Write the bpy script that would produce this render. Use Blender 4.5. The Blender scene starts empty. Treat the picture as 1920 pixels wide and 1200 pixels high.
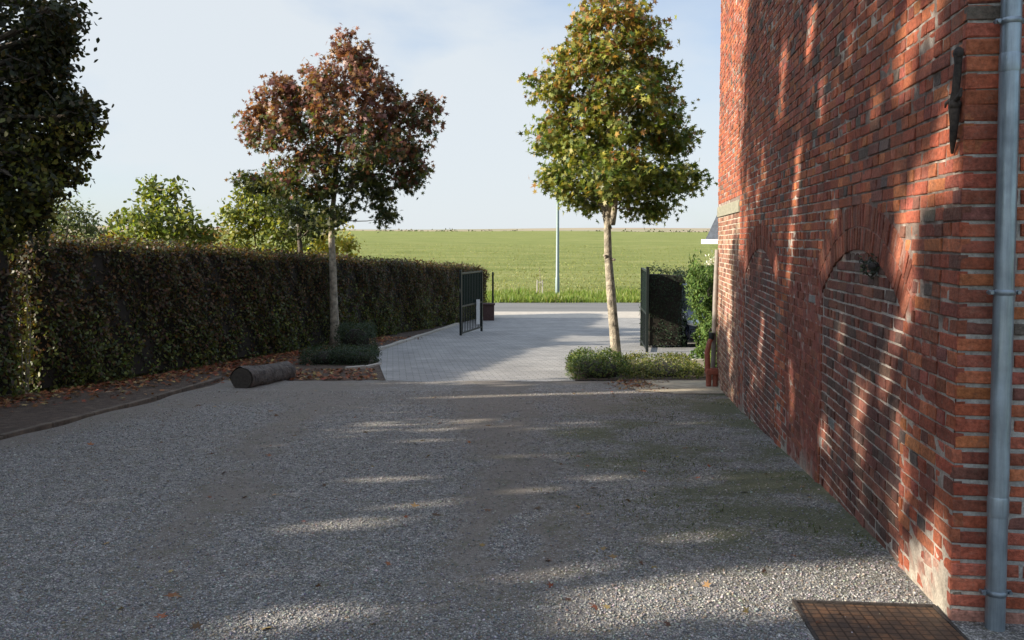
import bpy, bmesh, math, random
import numpy as np
from mathutils import Vector, Matrix, Quaternion
random.seed(7); rng = np.random.default_rng(11)
C = bpy.context.scene.collection
S = bpy.context.scene
R = math.radians
# ---------------------------------------------------------------- camera
F = 1600.0; HZ = 450.0; PY = 540.0
PITCH = math.atan((PY-HZ)/F)
CAM = Vector((0, 0, 1.53))
cam = bpy.data.objects.new('camera', bpy.data.cameras.new('camera')); C.objects.link(cam); S.camera = cam
cam.location = CAM; cam.rotation_euler = (R(90)-PITCH, 0, 0)
cam.data.sensor_width = 36; cam.data.lens = F/1920*36; cam.data.shift_y = -(600-PY)/1920
cam.data.clip_start = .05; cam.data.clip_end = 6000
# ---------------------------------------------------------------- sky and sun
SUN_EL, SUN_A = 21.0, 14.0           # elevation; angle behind the camera's left
w = bpy.data.worlds.new("World"); S.world = w; w.use_nodes = True
nt = w.node_tree; nt.nodes.clear()
def N(nt, t, **k):
    n = nt.nodes.new(t)
    for a, b in k.items():
        if a.startswith('i_'):
            n.inputs[a[2:].replace('_', ' ')].default_value = b
        else: setattr(n, a, b)
    return n
def LK(nt, a, b): nt.links.new(a, b)
sky = N(nt, 'ShaderNodeTexSky', sky_type='NISHITA', sun_disc=False, sun_elevation=R(SUN_EL), sun_rotation=R(270-SUN_A), air_density=1.0, dust_density=.7, ozone_density=1.5)
tc = N(nt, 'ShaderNodeTexCoord')
mp = N(nt, 'ShaderNodeMapping'); mp.inputs['Scale'].default_value = (1.0, 1.0, 2.6); mp.inputs['Location'].default_value = (2.3, .4, .3)
nz = N(nt, 'ShaderNodeTexNoise'); nz.inputs['Scale'].default_value = 1.7; nz.inputs['Detail'].default_value = 7; nz.inputs['Roughness'].default_value = .5; nz.inputs['Distortion'].default_value = .35
rp = N(nt, 'ShaderNodeValToRGB'); rp.color_ramp.elements[0].position = .36; rp.color_ramp.elements[0].color = (.35,)*3+(1,); rp.color_ramp.elements[1].position = .56; rp.color_ramp.elements[1].color = (.93,)*3+(1,)
mx = N(nt, 'ShaderNodeMix', data_type='RGBA'); mx.inputs['B'].default_value = (6.7, 7.15, 7.5, 1)
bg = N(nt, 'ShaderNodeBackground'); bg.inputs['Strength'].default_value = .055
wo = N(nt, 'ShaderNodeOutputWorld')
LK(nt, tc.outputs['Generated'], mp.inputs['Vector']); LK(nt, mp.outputs[0], nz.inputs['Vector']); LK(nt, nz.outputs['Fac'], rp.inputs['Fac'])
sz_ = N(nt, 'ShaderNodeSeparateXYZ'); LK(nt, tc.outputs['Generated'], sz_.inputs[0])
el = N(nt, 'ShaderNodeMapRange'); LK(nt, sz_.outputs['Z'], el.inputs['Value']); el.inputs['From Min'].default_value = .22; el.inputs['From Max'].default_value = .6; el.inputs['To Min'].default_value = 1; el.inputs['To Max'].default_value = 1.0
mu = N(nt, 'ShaderNodeMath', operation='MULTIPLY'); LK(nt, rp.outputs[0], mu.inputs[0]); LK(nt, el.outputs[0], mu.inputs[1])
xz = N(nt, 'ShaderNodeMath', operation='MULTIPLY_ADD'); LK(nt, sz_.outputs['Z'], xz.inputs[0]); xz.inputs[1].default_value = 1.6; LK(nt, sz_.outputs['X'], xz.inputs[2])
op = N(nt, 'ShaderNodeMapRange'); LK(nt, xz.outputs[0], op.inputs['Value']); op.inputs['From Min'].default_value = .28; op.inputs['From Max'].default_value = .72; op.inputs['To Min'].default_value = 1; op.inputs['To Max'].default_value = .6
mu2 = N(nt, 'ShaderNodeMath', operation='MULTIPLY'); LK(nt, mu.outputs[0], mu2.inputs[0]); LK(nt, op.outputs[0], mu2.inputs[1]); mu = mu2
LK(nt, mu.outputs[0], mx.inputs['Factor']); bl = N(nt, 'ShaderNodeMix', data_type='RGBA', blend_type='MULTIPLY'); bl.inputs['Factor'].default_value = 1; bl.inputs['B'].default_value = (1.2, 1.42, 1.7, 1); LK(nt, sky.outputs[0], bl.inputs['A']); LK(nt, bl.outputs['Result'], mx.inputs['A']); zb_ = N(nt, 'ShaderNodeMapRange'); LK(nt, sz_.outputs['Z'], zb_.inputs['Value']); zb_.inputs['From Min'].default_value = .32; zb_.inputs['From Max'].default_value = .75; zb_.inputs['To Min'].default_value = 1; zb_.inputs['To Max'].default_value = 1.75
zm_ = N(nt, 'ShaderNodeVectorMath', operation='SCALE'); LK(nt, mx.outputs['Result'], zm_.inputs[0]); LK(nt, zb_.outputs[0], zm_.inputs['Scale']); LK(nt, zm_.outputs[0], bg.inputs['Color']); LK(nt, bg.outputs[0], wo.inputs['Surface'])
sl = bpy.data.lights.new('sun', 'SUN'); sl.energy = 5.0; sl.angle = R(.8); sl.color = (1, .90, .76)
so = bpy.data.objects.new('sun', sl); C.objects.link(so)
a_, e_ = R(SUN_A), R(SUN_EL)
so.rotation_euler = Vector((math.cos(e_)*math.cos(a_), math.cos(e_)*math.sin(a_), -math.sin(e_))).to_track_quat('-Z', 'Y').to_euler()
so.location = (-30, 0, 20)
S.view_settings.view_transform = 'Standard'; S.view_settings.look = 'None'; S.view_settings.gamma = 1; S.view_settings.exposure = 1.1
# ---------------------------------------------------------------- placing helpers
def ray(px, py):
    u = (px-960)/F; v = (PY-py)/F; c, s = math.cos(PITCH), math.sin(PITCH)
    return Vector((u, c+v*s, -s+v*c))
def at(px, py, Y):
    d = ray(px, py); return CAM + d*(Y/d.y)
KN = [(-60, .0), (2.4, .0), (4.4, -.07), (11, -.57), (13, -.69), (29, -1.36), (32, -1.44), (41, -1.45), (42.5, -1.47), (60, -1.1), (430, 5.2), (520, 5.4), (4000, 5.4)]
def g(y):
    y = float(y)
    for (a, za), (b, zb) in zip(KN, KN[1:]):
        if y <= b: return za+(zb-za)*(y-a)/(b-a)
    return KN[-1][1]
def gs(y, h=.8):
    if y > 46: return g(y)
    return (g(y-h)+2*g(y)+g(y+h))/4
def ground(px, py):
    lo, hi = 1.0, 400.0
    for _ in range(60):
        m = (lo+hi)/2
        if at(px, py, m).z > gs(m): lo = m
        else: hi = m
    p = at(px, py, lo); return Vector((p.x, p.y, gs(p.y)))
# ---------------------------------------------------------------- materials
def new_mat(name):
    m = bpy.data.materials.new(name); m.use_nodes = True
    return m, m.node_tree, m.node_tree.nodes['Principled BSDF']
def noise(nt, scale, detail=4, rough=.55, vec=None, dist=0):
    n = N(nt, 'ShaderNodeTexNoise'); n.inputs['Scale'].default_value = scale; n.inputs['Detail'].default_value = detail; n.inputs['Roughness'].default_value = rough; n.inputs['Distortion'].default_value = dist
    if vec: LK(nt, vec, n.inputs['Vector'])
    return n.outputs['Fac']
def pos(nt, scale=(1, 1, 1), rot=(0, 0, 0)):
    t = N(nt, 'ShaderNodeTexCoord'); m = N(nt, 'ShaderNodeMapping'); m.inputs['Scale'].default_value = scale; m.inputs['Rotation'].default_value = rot
    LK(nt, t.outputs['Object'], m.inputs['Vector']); return m.outputs[0]
def ramp(nt, fac, stops):
    r = N(nt, 'ShaderNodeValToRGB'); e = r.color_ramp.elements
    while len(e) < len(stops): e.new(.5)
    for x, (p, c) in zip(e, stops):
        x.position = p; x.color = tuple(c)+(1,) if not isinstance(c, (int, float)) else (c, c, c, 1)
    LK(nt, fac, r.inputs['Fac']); return r.outputs[0]
def mix(nt, fac, a, b, mode='MIX'):
    m = N(nt, 'ShaderNodeMix', data_type='RGBA', blend_type=mode)
    for s, v in (('Factor', fac), ('A', a), ('B', b)):
        if isinstance(v, (int, float)): m.inputs[s].default_value = v if s == 'Factor' else (v, v, v, 1)
        elif isinstance(v, tuple): m.inputs[s].default_value = v+(1,)
        else: LK(nt, v, m.inputs[s])
    return m.outputs['Result']
def bump(nt, bsdf, h, strength=.5, dist=.01):
    b = N(nt, 'ShaderNodeBump'); b.inputs['Strength'].default_value = strength; b.inputs['Distance'].default_value = dist
    LK(nt, h, b.inputs['Height']); LK(nt, b.outputs[0], bsdf.inputs['Normal'])
def attr(nt, name='col'):
    a = N(nt, 'ShaderNodeAttribute', attribute_name=name); return a.outputs['Color']
M = {}
def simple(name, c, rough=.7, metal=0, var=.25, scale=20, bmp=.3, bd=.003):
    m, nt, b = new_mat(name); n = noise(nt, scale, 5, .6, pos(nt))
    lo = tuple(x*(1-var) for x in c); hi = tuple(min(1, x*(1+var)) for x in c)
    LK(nt, ramp(nt, n, [(.3, lo), (.7, hi)]), b.inputs['Base Color']); b.inputs['Roughness'].default_value = rough; b.inputs['Metallic'].default_value = metal
    if bmp: bump(nt, b, noise(nt, scale*3, 4, .6, pos(nt)), bmp, bd)
    M[name] = m; return m
def vcol(name, rough=.85, scale=60, var=.35, bmp=.5, bd=.004, spec=.3, big=None):
    m, nt, b = new_mat(name); n = noise(nt, scale, 5, .65, pos(nt))
    c = mix(nt, 1.0, attr(nt), ramp(nt, n, [(.3, 1-var), (.7, 1+var)]), 'MULTIPLY')
    if big: c = mix(nt, 1.0, c, ramp(nt, noise(nt, big, 4, .6, pos(nt)), [(.35, .72), (.65, 1.15)]), 'MULTIPLY')
    LK(nt, c, b.inputs['Base Color']); b.inputs['Roughness'].default_value = rough; b.inputs['Specular IOR Level'].default_value = spec
    if bmp: bump(nt, b, noise(nt, scale*1.5, 5, .65, pos(nt)), bmp, bd)
    M[name] = m; return m
def leafmat(name, trans=.35, rough=.45, spec=.35):
    m, nt, b = new_mat(name); c = attr(nt)
    LK(nt, c, b.inputs['Base Color']); b.inputs['Roughness'].default_value = rough; b.inputs['Specular IOR Level'].default_value = spec
    t = N(nt, 'ShaderNodeBsdfTranslucent'); LK(nt, mix(nt, 1.0, c, (1.5, 1.45, .7), 'MULTIPLY'), t.inputs['Color'])
    ms = N(nt, 'ShaderNodeMixShader'); ms.inputs[0].default_value = trans
    LK(nt, b.outputs[0], ms.inputs[1]); LK(nt, t.outputs[0], ms.inputs[2]); LK(nt, ms.outputs[0], nt.nodes['Material Output'].inputs['Surface'])
    M[name] = m; return m
def weather(name, dust):
    m = M[name]; nt = m.node_tree; b = nt.nodes['Principled BSDF']; src = b.inputs['Base Color'].links[0].from_socket
    c = mix(nt, ramp(nt, noise(nt, 34, 7, .75, pos(nt)), [(.53, 0), (.74, .45)]), src, dust)                         # lime smears and chipped skin
    c = mix(nt, ramp(nt, noise(nt, 1.6, 7, .68, pos(nt, (1, 1, .55))), [(.45, 0), (.75, .42)]), c, (.10, .062, .05))    # soot and damp
    c = mix(nt, ramp(nt, noise(nt, 2.7, 8, .72, pos(nt, (1, 1, .8))), [(.58, 0), (.78, .38)]), c, (.34, .25, .19))
    LK(nt, c, b.inputs['Base Color'])
leafmat('leaf'); leafmat('needle', .2, .6, .2); leafmat('litter', .1, .7, .2)
vcol('brick', .88, 55, .42, .9, .007, .25, 5); vcol('mortar', .95, 70, .3, .8, .006, .15)
weather('brick', (.30, .20, .15)); weather('mortar', (.26, .19, .15))
vcol('pebble', .75, 90, .25, 0, 0, .4)
simple('bark', (.29, .25, .185), .9, 0, .65, 9, 1, .03); simple('bark_dark', (.10, .08, .06), .9, 0, .4, 10, .9, .02)
simple('zinc', (.33, .39, .43), .38, .75, .22, 7, .15, .002); simple('zinc_dark', (.24, .28, .31), .45, .8, .2, 30, .2)
simple('rust_iron', (.045, .036, .03), .8, .3, .5, 60, .8, .004)
simple('terracotta', (.30, .085, .05), .6, 0, .3, 30, .3); simple('grey_pipe', (.23, .20, .17), .55, 0, .2, 20, .2)
simple('stone', (.24, .23, .17), .9, 0, .35, 22, .8, .006); simple('concrete', (.36, .33, .28), .9, 0, .22, 14, .6, .004)
simple('kerbstone', (.23, .20, .16), .92, 0, .35, 12, .6, .004)
simple('gate_mesh', (.012, .02, .018), 1.0, 0, .2, 20, 0); M['gate_mesh'].node_tree.nodes['Principled BSDF'].inputs['Specular IOR Level'].default_value = 0
simple('steel_dark', (.012, .018, .017), .45, .3, .3, 20, .1); simple('white_paint', (.75, .75, .72), .5, 0, .1, 20, 0)
simple('post_green', (.17, .22, .21), .5, .3, .12, 10, .1)
simple('slate', (.05, .06, .075), .6, 0, .4, 8, .5, .01); simple('wood_dark', (.05, .04, .035), .8, 0, .4, 12, .5)
simple('car_paint', (.006, .008, .016), .12, .4, .05, 10, 0); simple('tyre', (.02, .02, .02), .8, 0, .2, 50, .3); simple('chrome', (.6, .62, .65), .12, 1, .05, 10, 0)
simple('lamp_glass', (.6, .65, .7), .08, .3, .1, 30, 0); simple('car_glass', (.02, .025, .03), .05, 0, .1, 10, 0)
simple('hedge_core', (.018, .014, .009), 1, 0, .4, 20, 0)
simple('log_bark', (.085, .072, .062), .95, 0, .65, 9, 1, .04); simple('log_end', (.06, .048, .036), .9, 0, .4, 30, .5)
simple('dark_brick', (.075, .04, .034), .9, 0, .35, 20, .6); simple('plain_brick', (.20, .07, .045), .9, 0, .3, 20, .6); simple('cream_wall', (.5, .46, .38), .9, 0, .1, 8, .2)
nt = M['zinc'].node_tree; b = nt.nodes['Principled BSDF']
src = b.inputs['Base Color'].links[0].from_socket
LK(nt, mix(nt, 1.0, src, ramp(nt, noise(nt, 1.0, 7, .7, pos(nt, (30, 30, 1.6))), [(.3, .62), (.55, 1.0), (.75, 1.25)]), 'MULTIPLY'), b.inputs['Base Color'])
LK(nt, ramp(nt, noise(nt, 1.0, 6, .7, pos(nt, (18, 18, 4))), [(.3, .28), (.7, .62)]), b.inputs['Roughness'])
# gravel
m, nt, b = new_mat('gravel'); P = pos(nt)
v = N(nt, 'ShaderNodeTexVoronoi'); v.inputs['Scale'].default_value = 110; LK(nt, P, v.inputs['Vector'])
v2 = N(nt, 'ShaderNodeTexVoronoi'); v2.inputs['Scale'].default_value = 33; LK(nt, P, v2.inputs['Vector'])
sep = N(nt, 'ShaderNodeSeparateColor'); LK(nt, v.outputs['Color'], sep.inputs[0])
st = ramp(nt, sep.outputs[0], [(.0, (.155, .15, .145)), (.5, (.295, .278, .26)), (.86, (.40, .38, .35)), (1, (.58, .55, .49))])
sep2 = N(nt, 'ShaderNodeSeparateColor'); LK(nt, v2.outputs['Color'], sep2.inputs[0])
st = mix(nt, 1.0, st, ramp(nt, sep2.outputs[1], [(0, .72), (1, 1.25)]), 'MULTIPLY')
st = mix(nt, 1.0, st, ramp(nt, v.outputs['Distance'], [(.25, 1.05), (.62, .5)]), 'MULTIPLY')
dirt = mix(nt, .25, mix(nt, noise(nt, 60, 4, .7, P), (.12, .10, .082), (.22, .19, .16)), st)
sa_ = N(nt, 'ShaderNodeSeparateColor'); LK(nt, attr(nt), sa_.inputs[0])
nf_ = N(nt, 'ShaderNodeMath', operation='MULTIPLY_ADD'); LK(nt, noise(nt, 42, 5, .8, P), nf_.inputs[0]); nf_.inputs[1].default_value = 1.0; nf_.inputs[2].default_value = -.5
n9 = N(nt, 'ShaderNodeMath', operation='ADD'); LK(nt, noise(nt, 6, 9, .78, P), n9.inputs[0]); LK(nt, nf_.outputs[0], n9.inputs[1]); nb2 = n9.outputs[0]
def masked(ch, lo, hi):
    ad = N(nt, 'ShaderNodeMath', operation='MULTIPLY_ADD'); sb_ = N(nt, 'ShaderNodeMath', operation='SUBTRACT'); LK(nt, nb2, sb_.inputs[0]); sb_.inputs[1].default_value = .5; LK(nt, sb_.outputs[0], ad.inputs[0]); ad.inputs[1].default_value = 2.1; LK(nt, sa_.outputs[ch], ad.inputs[2])
    return ramp(nt, ad.outputs[0], [(lo, 0), (hi, 1)])
c = mix(nt, masked(0, .05, .68), st, dirt)
moss = mix(nt, noise(nt, 40, 4, .7, P), (.05, .06, .022), (.12, .12, .055)); moss = mix(nt, .22, moss, st)
c = mix(nt, masked(1, .05, .55), c, moss)
LK(nt, c, b.inputs['Base Color']); b.inputs['Roughness'].default_value = .95; b.inputs['Specular IOR Level'].default_value = .2
bh = N(nt, 'ShaderNodeMath', operation='MULTIPLY_ADD'); LK(nt, v.outputs['Distance'], bh.inputs[0]); bh.inputs[1].default_value = -.8; LK(nt, noise(nt, 14, 6, .7, P), bh.inputs[2])
bump(nt, b, bh.outputs[0], .7, .007); M['gravel'] = m
# soil
m, nt, b = new_mat('soil'); P = pos(nt)
c = ramp(nt, noise(nt, 9, 8, .72, P), [(.3, (.035, .024, .017)), (.55, (.09, .062, .043)), (.75, (.16, .12, .085))])
LK(nt, c, b.inputs['Base Color']); b.inputs['Roughness'].default_value = 1; bump(nt, b, noise(nt, 22, 8, .7, P), 1, .03); M['soil'] = m
# pavers
m, nt, b = new_mat('pavers'); P = pos(nt, (1, 1, 1), (0, 0, R(-8)))
bt = N(nt, 'ShaderNodeTexBrick'); LK(nt, P, bt.inputs['Vector'])
for k, v_ in (('Scale', 1), ('Brick Width', .22), ('Row Height', .11), ('Mortar Size', .006), ('Mortar Smooth', .2), ('Bias', 0)): bt.inputs[k].default_value = v_
bt.inputs['Color1'].default_value = (.32, .31, .29, 1); bt.inputs['Color2'].default_value = (.255, .25, .24, 1); bt.inputs['Mortar'].default_value = (.13, .12, .10, 1)
c = mix(nt, 1.0, bt.outputs['Color'], ramp(nt, noise(nt, 1.2, 7, .65, P), [(.3, .78), (.7, 1.18)]), 'MULTIPLY')
c = mix(nt, 1.0, c, ramp(nt, noise(nt, 60, 4, .7, P), [(.3, .8), (.7, 1.2)]), 'MULTIPLY')
LK(nt, c, b.inputs['Base Color']); b.inputs['Roughness'].default_value = .85; b.inputs['Specular IOR Level'].default_value = .3
bump(nt, b, bt.outputs['Fac'], -.4, .006); M['pavers'] = m
# asphalt, pale concrete apron
m, nt, b = new_mat('asphalt'); P = pos(nt)
LK(nt, mix(nt, 1.0, ramp(nt, noise(nt, 90, 4, .7, P), [(.3, (.10, .098, .092)), (.7, (.19, .185, .175))]), ramp(nt, noise(nt, .8, 5, .6, pos(nt, (.3, 1.5, 1))), [(.3, .8), (.7, 1.2)]), 'MULTIPLY'), b.inputs['Base Color'])
b.inputs['Roughness'].default_value = .9; M['asphalt'] = m
simple('apron', (.42, .38, .32), .9, 0, .15, 6, .3)
# grass field
m, nt, b = new_mat('field_grass'); P = pos(nt)
c1 = ramp(nt, noise(nt, .35, 8, .65, pos(nt, (.35, 1, 1))), [(.32, (.15, .182, .05)), (.5, (.215, .24, .072)), (.68, (.28, .285, .105))])
c2 = ramp(nt, noise(nt, 7, 6, .7, pos(nt, (.5, 1, 1))), [(.3, .72), (.7, 1.25)])
c = mix(nt, 1.0, c1, c2, 'MULTIPLY')
LK(nt, c, b.inputs['Base Color']); b.inputs['Roughness'].default_value = 1; b.inputs['Specular IOR Level'].default_value = .1
bump(nt, b, noise(nt, 4, 8, .75, P), 1, .25); M['field_grass'] = m
m, nt, b = new_mat('plough'); P = pos(nt)
LK(nt, ramp(nt, noise(nt, .02, 4, .6, pos(nt, (.2, 1, 1))), [(.4, (.30, .20, .13)), (.5, (.36, .29, .18)), (.6, (.19, .2, .09))]), b.inputs['Base Color']); b.inputs['Roughness'].default_value = 1; M['plough'] = m
# checker plate
m, nt, b = new_mat('checker_plate'); P = pos(nt, (1, 1, 1), (0, 0, R(45)))
ck = N(nt, 'ShaderNodeTexBrick'); LK(nt, pos(nt), ck.inputs['Vector'])
for k, v_ in (('Scale', 1), ('Brick Width', .042), ('Row Height', .042), ('Mortar Size', .005), ('Mortar Smooth', .5)): ck.inputs[k].default_value = v_
ck.offset = 0
cc = ramp(nt, noise(nt, 9, 7, .7, P), [(.3, (.045, .038, .034)), (.5, (.11, .07, .045)), (.62, (.20, .105, .055)), (.75, (.075, .062, .052))])
cc = mix(nt, 1.0, cc, ramp(nt, ck.outputs['Fac'], [(0, 1.15), (1, .45)]), 'MULTIPLY')
LK(nt, cc, b.inputs['Base Color']); b.inputs['Roughness'].default_value = .6; b.inputs['Metallic'].default_value = .5; bump(nt, b, ck.outputs['Fac'], -.8, .004); M['checker_plate'] = m
# ---------------------------------------------------------------- mesh helpers
def mesh(name, V, Fc, mat, parent=None, col=None, smooth=False):
    me = bpy.data.meshes.new(name)
    V = np.asarray(V, dtype=np.float32)
    if isinstance(Fc, np.ndarray):
        n, k = Fc.shape
        me.vertices.add(len(V)); me.vertices.foreach_set('co', V.ravel())
        me.loops.add(n*k); me.loops.foreach_set('vertex_index', Fc.astype(np.int32).ravel())
        me.polygons.add(n); me.polygons.foreach_set('loop_start', np.arange(0, n*k, k, dtype=np.int32))
        me.update(calc_edges=True)
    else:
        me.from_pydata([tuple(map(float, v)) for v in V], [], [tuple(map(int, f)) for f in Fc])
    if col is not None:
        a = me.color_attributes.new('col', 'FLOAT_COLOR', 'POINT')
        cc = np.ones((len(V), 4), dtype=np.float32); cc[:, :3] = col; a.data.foreach_set('color', cc.ravel())
    if smooth: me.polygons.foreach_set('use_smooth', np.ones(len(me.polygons), dtype=bool))
    me.materials.append(M[mat] if isinstance(mat, str) else mat)
    o = bpy.data.objects.new(name, me); C.objects.link(o)
    if parent is not None: o.parent = parent; o.matrix_parent_inverse = parent.matrix_basis.inverted()
    return o
def tag(o, label, cat, group=None):
    o['label'] = label; o['category'] = cat
    if group: o['group'] = group
    return o
def struct(o, kind='structure'): o['kind'] = kind; return o
def thing(name, label, cat, loc=(0, 0, 0), group=None):
    o = bpy.data.objects.new(name, None); C.objects.link(o); o.location = loc; o.empty_display_size = .2
    return tag(o, label, cat, group)
class MB:
    def __init__(s): s.V = []; s.F = []
    def box(s, c, h, rz=0, bev=0, rx=0, ry=0):
        m = Matrix.Rotation(rz, 3, 'Z') @ Matrix.Rotation(ry, 3, 'Y') @ Matrix.Rotation(rx, 3, 'X'); c = Vector(c)
        if bev:
            bm = bmesh.new(); bmesh.ops.create_cube(bm, size=2)
            for v in bm.verts: v.co = Vector((v.co.x*h[0], v.co.y*h[1], v.co.z*h[2]))
            bmesh.ops.bevel(bm, geom=bm.edges[:], offset=bev, segments=2, affect='EDGES', profile=.6)
            s.bm(bm, m.to_4x4(), c); return
        b = len(s.V)
        for z in (-1, 1):
            for x, y in ((-1, -1), (1, -1), (1, 1), (-1, 1)): s.V.append(c+m@Vector((x*h[0], y*h[1], z*h[2])))
        s.F += [(b, b+3, b+2, b+1), (b+4, b+5, b+6, b+7)]+[(b+i, b+(i+1) % 4, b+4+(i+1) % 4, b+4+i) for i in range(4)]
    def bm(s, bm, m, c=Vector()):
        b = len(s.V); bm.verts.ensure_lookup_table()
        for i, v in enumerate(bm.verts): v.index = i; s.V.append(c+(m@v.co))
        for f in bm.faces: s.F.append([b+v.index for v in f.verts])
        bm.free()
    def tube(s, pts, rad, n=10, cap=True, jit=0):
        pts = [Vector(p) for p in pts]; rad = rad if hasattr(rad, '__len__') else [rad]*len(pts)
        b = len(s.V); ref = None
        for i, p in enumerate(pts):
            t = (pts[min(i+1, len(pts)-1)]-pts[max(i-1, 0)]).normalized()
            if ref is None: ref = Vector((1, 0, 0)) if abs(t.x) < .8 else Vector((0, 1, 0))
            u = (ref - t*ref.dot(t)).normalized(); v = t.cross(u); ref = u
            for k in range(n):
                a = 2*math.pi*k/n; r = rad[i]*(1+(random.uniform(-jit, jit) if jit else 0))
                s.V.append(p+u*math.cos(a)*r+v*math.sin(a)*r)
        for i in range(len(pts)-1):
            for k in range(n):
                s.F.append((b+i*n+k, b+i*n+(k+1) % n, b+(i+1)*n+(k+1) % n, b+(i+1)*n+k))
        if cap: s.F.append([b+k for k in range(n)][::-1]); s.F.append([b+(len(pts)-1)*n+k for k in range(n)])
    def ball(s, c, r, seg=12, noise_=0):
        bm = bmesh.new(); bmesh.ops.create_uvsphere(bm, u_segments=seg, v_segments=seg*2//3, radius=1)
        r = r if hasattr(r, '__len__') else (r, r, r)
        for v in bm.verts: v.co = Vector((v.co.x*r[0], v.co.y*r[1], v.co.z*r[2]))*(1+random.uniform(-noise_, noise_))
        s.bm(bm, Matrix.Identity(4), Vector(c))
    def build(s, name, mat, parent=None, smooth=False): return mesh(name, s.V, s.F, mat, parent, None, smooth)
def autosmooth(o, ang=40):
    o.data.polygons.foreach_set('use_smooth', np.ones(len(o.data.polygons), dtype=bool))
    for e in o.data.edges: pass
    try:
        bm = bmesh.new(); bm.from_mesh(o.data)
        for e in bm.edges:
            if len(e.link_faces) == 2 and e.calc_face_angle(0) > R(ang): e.smooth = False
        bm.to_mesh(o.data); bm.free()
    except Exception: pass
    return o
# ---------------------------------------------------------------- ground sheets
def grid_sheet(name, xs, ys, zf, mat, parent=None):
    nx, ny = len(xs), len(ys)
    V = [(x, y, zf(x, y)) for y in ys for x in xs]
    j, i = np.meshgrid(np.arange(ny-1), np.arange(nx-1), indexing='ij'); a = (j*nx+i).ravel()
    Fc = np.stack([a, a+1, a+nx+1, a+nx], 1)
    return mesh(name, V, Fc, mat, parent, None, True)
def poly_sheet(name, left, right, y0, y1, off, mat, step=.5, nx=12, wob=0):
    """strip between x=left(y) and x=right(y)"""
    ys = np.arange(math.ceil(y0/step)*step, y1, step); ys = np.concatenate([[y0], ys[ys > y0+1e-4], [y1]])
    V = []
    for y in ys:
        l, r = left(y), right(y)
        for k in range(nx+1): V.append((l+(r-l)*k/nx, y, gs(y)+off))
    n = nx+1; j, i = np.meshgrid(np.arange(len(ys)-1), np.arange(nx), indexing='ij'); a = (j*n+i).ravel()
    return mesh(name, V, np.stack([a, a+1, a+n+1, a+n], 1), mat, None, None, True)
def fz(x, y):
    z = gs(y)
    if y > 50:
        k = min(1, (y-50)/80)
        z += k*(.9*math.sin(x*.006+1.0)-.5*math.sin(x*.013) + .18*math.sin(x*.05+y*.03))
    return z
ys = list(np.arange(-30, 46, .5))+list(np.arange(46, 120, 2))+list(np.arange(120, 700, 8))
xs = list(np.arange(-700, -60, 20))+list(np.arange(-60, -20, 4))+list(np.arange(-20, 20, 1))+list(np.arange(20, 60, 4))+list(np.arange(60, 701, 20))
gd = grid_sheet('ground', xs, ys, fz, 'field_grass'); struct(gd)
# hedge line (visible face) and wall line
Hn, Hf = ground(150, 727), ground(862, 606)
def hx(y): return Hn.x+(Hf.x-Hn.x)*(y-Hn.y)/(Hf.y-Hn.y)
TH = math.atan(220/1600)
Wd = Vector((math.sin(TH), math.cos(TH), 0)); We = Vector((math.cos(TH), -math.sin(TH), 0)); P0 = Vector((1.785, 3.39, 0)); WL = 9.42
def wall_pt(s, z, out=0): p = P0+Wd*s-We*out; return Vector((p.x, p.y, z))
def wx(y): return P0.x+(y-P0.y)*math.tan(TH)
seamY = ground(900, 716).y
# bed of soil along the hedge, gravel yard, block paving, apron, road
struct(poly_sheet('soil_bed', lambda y: hx(y)-2.5, lambda y: hx(y)+(4.3 if 12 < y < 18 else 3.2), -6, 31, .004, 'soil'))
k0, k1, k2 = ground(0, 828), ground(430, 712), ground(640, 716)
def gl(y):      # left edge of gravel = edging line
    if y < k1.y: return k0.x+(k1.x-k0.x)*(y-k0.y)/(k1.y-k0.y)
    return k1.x+(k2.x-k1.x)*(y-k1.y)/(k2.y-k1.y)
LAT = np.random.default_rng(5).random((64, 64))
def vnoise(x, y, f):
    x = np.asarray(x, float)*f+100; y = np.asarray(y, float)*f+100; i, j = np.floor(x).astype(int), np.floor(y).astype(int); u, v = x-i, y-j; u, v = u*u*(3-2*u), v*v*(3-2*v)
    L_ = lambda a, b: LAT[a % 64, b % 64]
    return (L_(i, j)*(1-u)+L_(i+1, j)*u)*(1-v)+(L_(i, j+1)*(1-u)+L_(i+1, j+1)*u)*v
def fbm(x, y, f): return (vnoise(x, y, f)+.5*vnoise(x, y, f*2.1)+.25*vnoise(x, y, f*4.3))/1.75
def yard_mask(x, y):
    x, y = np.asarray(x, float), np.asarray(y, float)
    n1 = fbm(x, y, .9); n2 = fbm(x*1.6, y*.5, 1.3)
    glx = np.array([gl(q) for q in np.ravel(y)]).reshape(y.shape); wxx = P0.x+(y-P0.y)*math.tan(TH)
    dirt = .95*np.exp(-((x+.02*y-.05)/.42)**2)*(n2 > .3)+.8*np.exp(-((x+1.15+.13*y)/.33)**2)+1.0*np.exp(-((x-glx)/.55)**2)+np.clip((y-8.8)/2.2, 0, 1)*.75+.35*np.exp(-((x-.95)/.3)**2)
    dirt = np.clip(dirt*1.25*(n1*1.5)+(n2-.62)*1.2, 0, 1)
    m = np.exp(-np.clip(wxx-x, 0, 9)/.75)*np.clip((y-3.6)/1.0, 0, 1)*.9+.9*np.exp(-((x-1.15)**2/.5+(y-7.6)**2/2.5))+.5*np.exp(-((x-1.5)**2/.3+(y-5.3)**2/.5))
    moss = np.clip(m*2.6*(fbm(x+7, y, 1.7)-.28)*1.3, 0, 1)
    return dirt, moss
gy_ = poly_sheet('gravel_yard', lambda y: gl(y)+.03+.05*math.sin(y*3.1), lambda y: 4.4, -8, seamY, .022, 'gravel', step=.1, nx=100); struct(gy_)
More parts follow.
